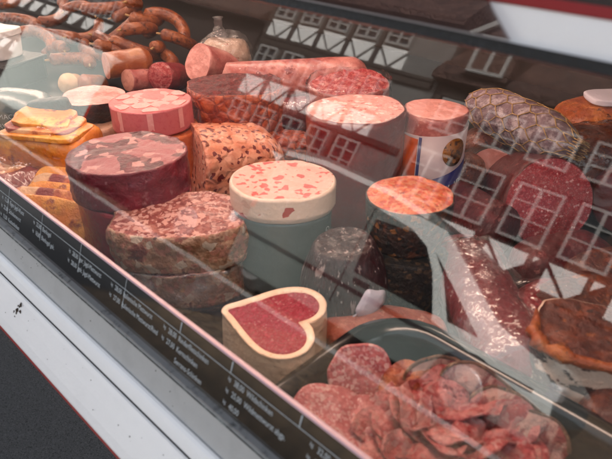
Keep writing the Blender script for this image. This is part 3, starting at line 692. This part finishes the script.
for k in (.99, .95, .88, .80, .70, .58, .44, .30, .15, .02):
    fr.append([Vector((x*k, y*k, .0624 + nz3((x*k, y*k, 0), 160, 3)*.0010 + nz3((x*k, y*k, 0), 40, 3)*.0008)) for x, y in grow(hi, 0)])
V, F = loft(fr, False, True); mesh('cut_face', V, F, M['heart_face'], o)

# --- rosy slab behind the tray
a_, b_ = at(328, 324, .826), at(446, 339, .826); c_ = (a_+b_)/2; d = b_-a_
o = thing('smoked_pork_slab', 'long rosy smoked pork slab between the heart salami and black tray', 'smoked pork', (c_.x, c_.y, .80), qz(math.degrees(math.atan2(d.y, d.x))))
blob('meat', (d.length/2*1.06, .034, .0195), .6, .65, M['slab'], o, .004, 28, 191)

# --- black tray with cold cuts
TX0, TX1, TY0, TY1, RC = -.268, .06, .186, .388, .062
def rrect(ins, z):
    pts = []
    r = max(.004, RC-ins)
    for cx, cy, a0 in ((TX1-RC, TY1-RC, 0), (TX0+RC, TY1-RC, 90), (TX0+RC, TY0+RC, 180), (TX1-RC, TY0+RC, 270)):
        for i in range(9):
            a = R(a0+90*i/8); pts.append(Vector((cx+r*math.cos(a), cy+r*math.sin(a), z)))
    return pts
o = thing('serving_tray', 'glossy black plastic tray with rounded rim at the front right', 'tray', (0, 0, 0))
pf = [(.016, .8005), (.008, .815), (.004, .838), (-.002, .845), (-.003, .851), (.001, .856), (.009, .858), (.016, .856), (.0205, .850), (.023, .835), (.029, .815), (.034, .808), (.06, .806)]
V, F = loft([rrect(i, z) for i, z in pf], True, True); mesh('dish', V, F, M['tray'], o)
def slice_(name, label, cat, px, py, z, r, m, seed, tilt=(0, 0), fold=.0, thick=.0022, group=None, ry=None, rim=None, wav=.006, spin=0):
    p = at(px, py, z); o = thing(name, label, cat, p, Euler((R(tilt[0]), R(tilt[1]), R(IMG+spin))).to_quaternion(), group)
    def surf(k, a):
        x = r*k*math.cos(a); y = (ry or r)*k*math.sin(a); w = 1+.13*noise.noise(Vector((math.cos(a)*1.6+seed, math.sin(a)*1.6, seed*.7)))
        x *= w; y *= w
        zz = nz3((x, y, 0), 34, seed)*wav + nz3((x, y, 0), 80, seed+2)*wav*.45
        if fold: zz += fold*abs(x)**1.3 * 6
        return Vector((x, y, zz))
    ks = (.02, .2, .4, .6, .75, .88, .96, 1.0); n = 44
    top = [[surf(k, 2*PI*j/n) for j in range(n)] for k in ks]; bot = [[v - Vector((0, 0, thick)) for v in rg] for rg in reversed(top)]
    V, F = loft(top+bot, True, True); mesh('meat', V, F, m, o)
    if rim:
        sw = [surf(1.0, 2*PI*(j/40)*rim[0]+rim[1]) - Vector((0, 0, thick/2)) for j in range(41)]
        V, F = tube(sw, lambda t: thick*.62, 8); mesh('rind', V, F, rim[2], o)
    return o
slice_('salami_slice', 'round pink salami slice standing up at the back of the black tray', 'cold cut', 361, 377, .868, .0255, M['salami_slice'], 201, (52, 4), thick=.003, wav=.002, rim=(1, 0, M['salami_slice']))
slice_('salami_slice', 'large pink salami slice leaning to the glass at the front of the tray', 'cold cut', 335, 425, .862, .037, M['salami_slice'], 202, (20, 10), thick=.003, wav=.004, ry=.032)
slice_('salami_slice', 'salami slice lying lowest under the pink slices by the tray front', 'cold cut', 372, 440, .855, .036, M['salami_slice'], 203, (14, -4), thick=.003, wav=.004)
slice_('pork_slice', 'browned pork slice with orange edge beside the standing round salami slice', 'cold cut', 410, 392, .866, .024, M['pork_slice'], 204, (34, -10), wav=.012, thick=.004)
G = 'folded ham slices in the tray'; LB = 'crumpled pink ham slice in the heap on the black tray'
hs = [(395, 420, .866, .030, (24, -14)), (425, 410, .870, .030, (32, 8)), (450, 425, .868, .032, (22, -12)), (420, 440, .862, .034, (14, 8)), (470, 410, .868, .028, (38, 14)), (485, 435, .862, .032, (20, -18)),
      (455, 452, .860, .034, (18, 10)), (505, 455, .856, .032, (16, 8)), (390, 452, .857, .032, (14, -8)), (440, 396, .868, .024, (40, -8)), (520, 470, .852, .03, (14, -8)), (430, 470, .852, .034, (12, 4)), (350, 455, .85, .034, (12, 4)), (470, 478, .85, .034, (12, 4))]
hr = random.Random(11)
for k_ in range(12):
    hs.append((385+hr.random()*130, 398+hr.random()*62, .872-.010*hr.random(), .016+.008*hr.random(), (hr.uniform(10, 45), hr.uniform(-25, 25))))
for i, (px, py, z, r, tl) in enumerate(hs):
    slice_('ham_slice', LB, 'cold cut', px, py, z, r, M['ham_slice'], 210+i, tl, fold=.05+.03*math.sin(i), thick=.0018, group=G, ry=r*.80, wav=.011, spin=i*47)
G2 = 'bacon slices with rind at the back of the tray'
bs = [(436, 380, .872, 'streaky bacon slice with pale rind standing behind the ham heap, leftmost', (60, -6), 4), (474, 388, .874, 'streaky bacon slice with jagged brown rind, the middle one behind the ham heap', (58, 10), -20),
      (505, 412, .868, 'streaky bacon slice with broken rind, behind the ham heap towards the right', (55, 6), -28), (532, 436, .862, 'last streaky bacon slice by the right tray rim', (50, 6), -30)]
for i, (px, py, z, lb, tl, sp) in enumerate(bs):
    slice_('bacon_slice', lb, 'cold cut', px, py, z, .026, M['rind_slice'], 240+i, tl, thick=.0028, group=G2, ry=.017, wav=.008, spin=sp, rim=(.5, 0, M['rind']))

# --- film wrapped salami with lettering
a_, b_ = at(462, 262, .850), at(520, 372, .835); d = (b_-a_); Ln = d.length; d.normalize()
o = thing('film_wrapped_salami', 'dark red salami in creased pinkish film printed with faint lettering', 'salami', a_, qdir(d, 0))
stick(o, ell(.036, .034, 1, .04, 251), Ln, M['film_meat'], M['film_meat'], amp=.002, seed=252, closed_end=.028, dome=.02)
stick(o, ell(.040, .038, 1, .08, 253), Ln+.004, M['film_pale'], None, amp=.005, seed=254, names=('wrapping', ''))
upl = o.rotation_quaternion.inverted() @ (Zu*.8 + TC*.6).normalized(); a0 = math.atan2(upl.y, upl.x)
for k, tx in enumerate(('ROHWURST NACH', 'HAUSMACHER ART')):
    V, F = text_geo(tx, .0085, 'CENTER')
    Mt = M.setdefault('dim_print', mat('dim_red_print', (.22, .05, .07), .5))
    mesh('lettering', [Vector((.0425*math.cos(a0-.12+v.y/.042-.3*k), .0425*math.sin(a0-.12+v.y/.042-.3*k), Ln*.40+v.x)) for v in V], F, Mt, o, False)

# --- dark smoked pieces and marbled bacon at right
p = place(578, 292, .872)
o = thing('smoked_beef', 'dark brown smoked beef piece lying behind the marbled bacon', 'smoked beef', p, qz(IMG+25))
blob('meat', (.065, .038, .036), .6, .7, M['dark_smoke'], o, .004, 26, 261)
p = place(625, 262, .86)
o = thing('smoked_beef', 'dark brown smoked beef piece at the right edge under the violet salami', 'smoked beef', p, qz(IMG+10))
blob('meat', (.06, .04, .032), .6, .7, M['dark_smoke'], o, .004, 26, 264)
p = place(606, 334, .885)
o = thing('marbled_bacon', 'thick bacon piece with white marbled cut side and orange rind', 'bacon', p, qz(IMG-22))
stick(o, ell(.055, .040, .5, .05, 266), .085, M['fat_face'], M['dark_smoke'], amp=.003, nscale=40, seed=267, face_amp=.003, names=('cut_side', 'top'))
rg = [Vector((x*(1.0+.02*math.sin(q*1.7)), y*1.0, .0845+.0012*math.sin(q*.9))) for q, (x, y) in enumerate(ell(.055, .040, .5, .05, 266)) if 31 <= q <= 60]
V, F = tube(rg, lambda t: (.0058+.0016*math.sin(t*31)+.0010*math.sin(t*83))*min(1, 8*t+.2, 8*(1-t)+.2), 10); mesh('rind', V, F, M['orange_rind'], o)

# --- white tub at the far left
p = at(-6, 34, .90)
o = thing('plastic_tub', 'white rounded plastic tub cut by the left edge', 'tub', (p.x, p.y, .855), qz(IMG-25))
stick(o, ell(.046, .04, .5, 0, 1), .045, M['tub'], None, amp=0, prof=lambda t: .9+.1*t, names=('tub', ''), lip=.93)
stick(o, ell(.048, .042, .5, 0, 1), .010, M['tub'], M['tub'], amp=0, face_amp=0, names=('lid_edge', 'lid_top'))[0].location.z = .0455
for ch in o.children:
    if ch.name.startswith('lid_top'): ch.location.z = .0455

o = thing('crate', 'black plastic crate under the white tub at the far left', 'crate', (p.x, p.y, .80), qz(IMG-25))
MB().box((-.07, -.055, 0), (.07, .055, .054)).build('box', M['dark'], o, False, .006)
MB().box((-.074, -.059, .046), (.074, .059, .0525)).build('rim', M['dark'], o, False, .002)
def piece(name, label, cat, px, py, zc, rad, m, seed, rot=0, wrap=None):
    q = at(px, py, zc); o = thing(name, label, cat, (q.x, q.y, max(.80, zc-rad[2])), qz(IMG+rot))
    blob('meat', rad, .65, .7, m, o, .004, 28, seed)
    if wrap: blob('wrapping', tuple(v+.004 for v in rad), .7, .75, wrap, o, .006, 28, seed+1)
    return o
piece('cured_meat', 'dark red cured meat in film wedged between the marbled bacon and film wrapped salami', 'cured meat', 545, 322, .835, (.045, .034, .034), M['film_meat'], 301, 30, M['film'])
piece('cured_meat', 'small brown cured meat between the printed sausage and the pink cut salami', 'cured meat', 462, 186, .835, (.030, .024, .040), M['dark_smoke'], 303, 10)
piece('cured_meat', 'marbled red cured meat lying behind the mortadella at its left', 'cured meat', 292, 118, .835, (.055, .034, .034), M['film_meat'], 305, 20, M['film'])
piece('cured_meat', 'dark brown cured meat beside the tray rim at the right edge', 'cured meat', 640, 420, .835, (.05, .03, .03), M['dark_smoke'], 307, 10)
piece('cured_meat', 'dark red cured meat below the violet salami, in front of the big dark red one', 'cured meat', 560, 262, .832, (.058, .032, .030), M['red_case'], 309, 14)
piece('cured_meat', 'dark brown cured meat lying under the honeycomb netted salami', 'cured meat', 500, 150, .845, (.07, .035, .040), M['dark_smoke'], 311, 24)
piece('cured_meat', 'dark brown cured meat in the shade behind the meat loaf and pepper sausage', 'cured meat', 285, 150, .83, (.045, .03, .03), M['loaf_side'], 315, -10)
for o in list(sc.objects):                # nothing stands perfectly upright
    if o.type == 'EMPTY' and o.parent is None and o.get('category') in ('sausage', 'head cheese', 'meat loaf', 'ham') and o.rotation_mode == 'QUATERNION':
        rr = random.Random(o.name); o.rotation_quaternion = Euler((R(rr.uniform(-1.8, 1.8)), R(rr.uniform(-1.8, 1.8)), 0)).to_quaternion() @ o.rotation_quaternion
# dried brown splash on the white bumper
q0 = Vector((0, .1400, .8195)); bd = Vector((0, .1320-.1480, .8065-.8312)).normalized(); bn = Vector((0, bd.z, -bd.y)); bn = bn if bn.y < 0 else -bn
st = MB()
for k_ in range(9):
    rr = random.Random(k_+40); c_ = Vector((-.553+rr.uniform(-.006, .006)+.002*k_/9, 0, 0)) + q0 - bd*.004 + bd*rr.uniform(-.009, .009); w_ = rr.uniform(.0006, .0022)
    ring = [c_ + bn*.0002 + Vector((1, 0, 0))*w_*(1.1+.5*math.sin(3*t_+k_))*math.cos(t_) + bd*w_*(1.3+.5*math.cos(2*t_+k_))*math.sin(t_) for t_ in [2*PI*i/14 for i in range(14)]]
    st.prism(ring, bn*.0003)
sp = MB()
for k_ in range(70):
    rr = random.Random(k_+400); x_ = rr.uniform(-.75, -.2); w_ = rr.uniform(.00015, .0006)
    if k_ % 2: c_ = Vector((x_, 0, 0)) + q0 + bd*rr.uniform(-.012, .014); n_, d_ = bn, bd
    else:
        a_, b_ = Vector((0, b0.y-.0018, b0.z-.0088)), Vector((0, .1655, .8455)); d_ = (b_-a_).normalized(); n_ = Vector((0, d_.z, -d_.y)); c_ = Vector((x_, 0, 0)) + a_.lerp(b_, rr.uniform(.03, .95)**2)
    ring = [c_ + n_*.00012 + Vector((1, 0, 0))*w_*rr.uniform(.7, 1.5)*math.cos(t_) + d_*w_*rr.uniform(.7, 1.3)*math.sin(t_) for t_ in [2*PI*i/8 for i in range(8)]]
    sp.prism(ring, n_*.0002)
sp.build('dirt_specks', mat('dirt_speck', (.14, .12, .10), .8), ctr)
st.build('stain', mat('dried_brown_splash', (.10, .06, .03), .7), ctr)
DEEP = 1.0
# ------------------------------------------------------------------ stall shell
def struct(o): o['kind'] = 'structure'; return o
struct(MB().box((-4.2, 1.26, .5), (2.2, 1.32, 2.4)).build('back_wall', M['back']))
struct(MB().box((-4.2, .05, 2.4), (2.2, 1.32, 2.46)).build('ceiling', M['tub']))  # unseen roof, added to keep sky and sun off the counter

# ------------------------------------------------------------------ the street that the glass mirrors
asph = mat('asphalt', (.045, .046, .05), .8, [('noise', 400, .5, .62, (.09, .09, .095)), ('cell', 420, .82, .9, (.015, .015, .018)), ('noise', 60, .70, .74, (.13, .10, .07))], bump=(350, .002))
cob = mat('cobbles', (.22, .145, .085), .6, [('cell', 7, .3, .9, (.15, .10, .06)), ('edge', 7, .0, .07, (.03, .024, .02), (3, .05)), ('noise', 30, .5, .7, (.27, .21, .15))], bumps=[('edge', 7, .0, .2, -.02, (3, .05))], bump=(90, .004))
struct(MB().box((-60, -60, -.2), (60, 60, 0)).build('ground', cob))
line = mat('road_paint', (.42, .42, .41), .7, [('noise', 5, .42, .7, (.20, .19, .18))])
struct(MB().box((-40, -4.95, 0), (20, -4.70, .006)).build('road_line', line))
struct(MB().box((-40, -4.69, 0), (-3.3, -.91, .005)).build('road', asph))  # darker sheet laid over the cobbles towards the left
struct(MB().box((-6, -.9, 0), (4, 3, .004)).build('pavement', asph))

van_grey = mat('van_paint', (.155, .185, .175), .22, [('noise', 3, .4, .7, (.14, .168, .158))], coat=.5)
trailer_paint = mat('trailer_paint', (.52, .57, .54), .35, [('noise', 3, .4, .7, (.49, .54, .51))])
van_skylit = mat('pale_van_panel', (.74, .77, .75), .25, coat=.4)  # van colour lightened to stand for sky light on its up-facing parts
van_dark = mat('van_dark_paint', (.010, .010, .012), .5)
tint = mat('tinted_glass', (.006, .007, .008), .35, ior=1.2)
rub = mat('rubber', (.012, .012, .012), .7); rimm = mat('wheel_rim', (.45, .46, .47), .35, metal=.7); lampm = mat('headlight_lens', (.7, .72, .74), .15); amber = mat('tail_light_lens', (.4, .02, .01), .2)
def van(name, label, x, paint, side_windows=True, Y=-5.0, dark_trim=rub):
    o = thing(name, label, 'van', (x, Y, 0))
    sk = .20 if not side_windows else .32
    prof = [(0.0, sk+.04), (-.02, .9), (.03, 1.7), (.10, 1.92), (.25, 2.0), (.7, 2.03), (1.7, 2.0), (2.2, 1.9), (2.45, 1.76), (3.30, .98), (3.75, .86), (3.98, .70), (4.02, .40), (3.95, sk), (.05, sk)]
    zs = .78 if not side_windows else 1.0
    prof = [(a, b if b < 1 else 1+(b-1)*zs) for a, b in prof]
    MB().prism([(a, 0, b) for a, b in prof], (0, -1.8, 0)).build('body', paint, o, True, .06, 3)
    for p_ in o.children[0].data.polygons: p_.use_smooth = False
    if not side_windows:
        MB().prism([(1.62, -.0, 1.50), (2.10, 0, 1.60), (2.45, 0, 1.575), (3.30, 0, .99), (3.74, 0, .87), (3.96, 0, .70), (4.0, 0, .50), (3.2, 0, .64), (2.72, 0, .74), (2.55, 0, 1.05), (2.30, 0, 1.36), (2.10, 0, 1.45)], (0, .004, 0)).build('front_panel', van_skylit, o)  # sheet added for the sky brightness on pillar and bonnet
        g_ = MB(); g_.prism([(.12, 0, 1.70), (.7, 0, 1.76), (1.7, 0, 1.74), (2.2, 0, 1.66), (2.2, 0, 1.60), (1.7, 0, 1.68), (.7, 0, 1.70), (.12, 0, 1.64)], (0, .006, 0)); g_.build('gutter', van_skylit, o)
    e = .009
    def win(pts, yy=e): MB().prism([(a, yy, b if b < 1 else 1+(b-1)*zs) for a, b in pts], (0, -.02, 0)).build('window', tint, o)
    win([(1.70, .80), (1.66, 1.50), (2.15, 1.55), (2.33, 1.45), (2.50, 1.20), (2.70, .79)])
    win([(2.46, 1.42), (2.62, 1.22), (2.86, .80), (3.18, .80)])
    if side_windows: win([(.28, .95), (.24, 1.62), (1.45, 1.62), (1.45, .95)])
    ws = MB(); ws.prism([(2.50, -.12, 1+.74*zs), (3.27, -.12, 1+.04*zs), (3.27, -1.68, 1+.04*zs), (2.50, -1.68, 1+.74*zs)], (.012, 0, .014)); ws.build('windscreen', tint, o)
    MB().box((.1, 0, .605), (3.8, .016, .64)).build('rub_strip', rub, o)
    MB().box((1.585, 0, .40), (1.60, .004, 1.55)).build('door_seam', rub, o)
    MB().box((1.75, 0, .715), (1.95, .03, .75)).build('door_handle', rub, o)
    for wx in (.42, 3.25):
        w = MB(); w.add(*loft([[Vector((wx+r_*math.cos(2*PI*i/32), yy, .33+r_*math.sin(2*PI*i/32))) for i in range(32)] for r_, yy in ((.30, -.2), (.33, -.17), (.33, .015), (.29, .03))], True, True)); wo = w.build('wheel', rub, o, True)
        w = MB(); w.add(*loft([[Vector((wx+r_*math.cos(2*PI*i/32), yy, .33+r_*math.sin(2*PI*i/32))) for i in range(32)] for r_, yy in ((.21, .031), (.19, .04), (.05, .035))], True, True)); w.build('rim', rimm, wo, True)
        if not side_windows and wx < 1: wo.location.y = -.06
    MB().box((3.88, -.25, .62), (4.0, .006, .76)).build('headlight', lampm, o, False, .02)
    MB().box((-.035, -.10, .9), (.05, .006, 1.4)).build('tail_light', amber, o, False, .015)
    return o
van('parked_van', 'pale grey panel van mirrored in the middle of the glass', -5.02, van_grey, False)
van('parked_van', 'black van mirrored as a dark shape behind the pale grey van', -9.15, van_dark)
o = thing('box_trailer', 'pale box trailer mirrored in the glass at far left', 'trailer', (-12.4, -5.0, 0))
MB().box((0, -1.9, .45), (3.2, 0, 2.05)).build('box', trailer_paint, o, False, .08, 3)
MB().box((.3, -1.6, .30), (3.0, -.2, .445)).build('chassis', rub, o)
for wx in (1.3, 2.1):
    w = MB(); w.add(*loft([[Vector((wx+r_*math.cos(2*PI*i/32), yy, .30+r_*math.sin(2*PI*i/32))) for i in range(32)] for r_, yy in ((.28, -.2), (.30, -.17), (.30, -.03), (.26, -.015))], True, True)); w.build('wheel', rub, o, True)

timber = mat('dark_timber', (.035, .026, .021), .7, bump=(40, .004)); plaster = mat('pale_plaster', (.78, .78, .77), .8, bump=(20, .004))
grey_wall = mat('grey_plaster', (.15, .148, .143), .8, [('noise', 3, .4, .7, (.12, .118, .115))])
brick = mat('dark_infill', (.022, .014, .012), .8, [('noise', 4, .4, .7, (.034, .02, .017))]); white = mat('white_window_paint', (.30, .297, .293), .5); pane = mat('dark_window_pane', (.02, .022, .025), .1)
tile = mat('red_brown_roof_tiles', (.060, .026, .020), .8, [('cell', 3.2, .4, .8, (.035, .016, .013), None, (1.3, 1.6, 1.6)), ('noise', 2, .45, .7, (.085, .042, .033))], bumps=[('edge', 3.2, 0, .2, -.03, None, (1.3, 1.6, 1.6))])
def house(label, x0, x1, eave, rows, wallm, dormers=(), depth=8, roof_up=5.5, Y=-16.0, gable=False):
    o = thing('timber_house', label, 'house', (x0, Y, 0)); W = x1-x0
    MB().box((0, -depth, 0), (W, 0, eave)).build('wall', wallm, o)
    rf = MB().prism([(-.15, .45, eave-.1), (-.15, .45, eave+.12), (-.15, -depth/2, eave+roof_up), (-.15, -depth-.4, eave+.12), (-.15, -depth-.4, eave-.1)], (W+.3, 0, 0)).build('roof', tile, o)
    tb = MB(); tr = MB(); n = (0, 1, 0)
    for (z0, z1, t0, t1, pitch, ww, xs, xe) in rows:
        nb = int((xe-xs)/pitch); tb.box((xs, 0, t0-.14), (xe, .09, t0-.02)); tb.box((xs, 0, z1+.06), (xe, .10, z1+.26))
        for i in range(nb):
            cx = xs + pitch*(i+.5)
            w = MB(); f = .08; h = z1-z0
            for a, b in (((cx-ww/2, z0), (cx+ww/2, z0+f)), ((cx-ww/2, z1-f), (cx+ww/2, z1)), ((cx-ww/2, z0+f), (cx-ww/2+f, z1-f)), ((cx+ww/2-f, z0+f), (cx+ww/2, z1-f)), ((cx-f*.6, z0+f), (cx+f*.6, z1-f))):
                w.box((a[0], .0, a[1]), (b[0], .12, b[1]))
            for hz in (z0+h*.36, z0+h*.66): w.box((cx-ww/2+f, .02, hz), (cx-f*.6, .10, hz+.05)); w.box((cx+f*.6, .02, hz), (cx+ww/2-f, .10, hz+.05))
            wo = w.build('window', white, o)
            MB().box((cx-ww/2+f, -.02, z0+f), (cx+ww/2-f, .03, z1-f)).build('pane', pane, wo)
            tb.box((cx-pitch/2-.08, 0, t0), (cx-pitch/2+.08, .085, z1+.05))
            if t1 > t0:
                q = pitch/2-.12
                tr.prism([(cx-q, .004, t1), (cx+q, .004, t1), (cx, .004, t0+.04)], (0, .07, 0))
                tr.prism([(cx-q, .004, t0+.0), (cx-q, .004, t1-.16), (cx-.10, .004, t0)], (0, .06, 0)); tr.prism([(cx+q, .004, t0+.0), (cx+q, .004, t1-.16), (cx+.10, .004, t0)], (0, .06, 0)) if wallm is grey_wall else None
    tb.build('timber_frame', timber, o); tr.build('infill_panel', plaster, o)
    sl = roof_up/(depth/2+.45)
    for dx, dz in dormers:
        yy = .45 - (dz-eave)/sl + .25
        db = MB().prism([(dx-.75, yy, dz), (dx+.75, yy, dz), (dx+.75, yy, dz+1.25), (dx, yy, dz+1.75), (dx-.75, yy, dz+1.25)], (0, -2.4, 0)).build('dormer', tile, o)
        w = MB()
        for a, b in (((-.6, .08), (.6, .18)), ((-.6, 1.14), (.6, 1.24)), ((-.6, .18), (-.48, 1.14)), ((.48, .18), (.6, 1.14)), ((-.06, .18), (.06, 1.14))): w.box((dx+a[0], yy+.004, dz+a[1]), (dx+b[0], yy+.08, dz+b[1]))
        wo = w.build('window', white, db)
        w = MB(); w.bar((dx-.95, yy+.05, dz+1.15), (dx, yy+.05, dz+1.83), .16, .12, (0, 1, 0)); w.bar((dx, yy+.05, dz+1.83), (dx+.95, yy+.05, dz+1.15), .16, .12, (0, 1, 0)); w.build('bargeboard', white, db)
    return o
house('tall half timbered house with white braces mirrored at the top of the glass', -18.6, -10.25, 8.75,
      [(7.72, 8.5, 6.95, 7.62, 1.37, 1.0, .1, 8.2), (5.35, 6.5, 4.45, 5.2, 1.37, 1.0, .1, 8.2), (2.95, 4.2, 2.1, 2.8, 1.37, 1.0, .1, 8.2)], grey_wall, roof_up=6)
house('lower half timbered house with tiled roof and dormers mirrored at the right', -10.2, 2.0, 7.0,
      [(5.35, 6.45, 0, 0, 1.6, 1.2, .2, 12), (3.15, 4.75, 2.2, 2.95, 1.75, 1.3, .1, 12)], brick, dormers=((1.55, 7.15), (7.2, 7.3)))
house('long half timbered house row mirrored in the top left of the glass', -48, -18.75, 7.4,
      [(5.6, 6.7, 4.8, 5.4, 1.5, 1.1, .1, 21), (3.0, 4.2, 2.2, 2.8, 1.5, 1.1, .1, 21)], brick)

# ------------------------------------------------------------------ light
w = bpy.data.worlds.new('World'); sc.world = w; w.use_nodes = True; nt = w.node_tree
bg = nt.nodes['Background']; sky = nt.nodes.new('ShaderNodeTexSky'); sky.sky_type = 'NISHITA'; sky.sun_disc = False
SE, SA = 42, 15           # sun stands behind the stall, elevation and heading from +Y
sky.sun_elevation = R(SE); sky.sun_rotation = R(SA); sky.dust_density = 4; sky.air_density = 1.0; sky.ozone_density = .5
hs = nt.nodes.new('ShaderNodeHueSaturation'); hs.inputs['Saturation'].default_value = .4   # a grey, overcast sky
nt.links.new(sky.outputs[0], hs.inputs['Color']); nt.links.new(hs.outputs[0], bg.inputs[0]); bg.inputs[1].default_value = .12
sd = bpy.data.lights.new('sun', 'SUN'); so = bpy.data.objects.new('sun', sd); COL.objects.link(so)
sd.energy = 4.0; sd.angle = R(12); sd.color = (1, .96, .9)
v = Vector((math.sin(R(SA))*math.cos(R(SE)), math.cos(R(SA))*math.cos(R(SE)), math.sin(R(SE))))
so.rotation_mode = 'QUATERNION'; so.rotation_quaternion = v.to_track_quat('Z', 'Y')
sc.view_settings.view_transform = 'Standard'; sc.view_settings.look = 'None'; sc.view_settings.exposure = 1.75; sc.view_settings.gamma = 1
sc.render.engine = 'CYCLES'
sc.cycles.max_bounces = 10; sc.cycles.transparent_max_bounces = 24
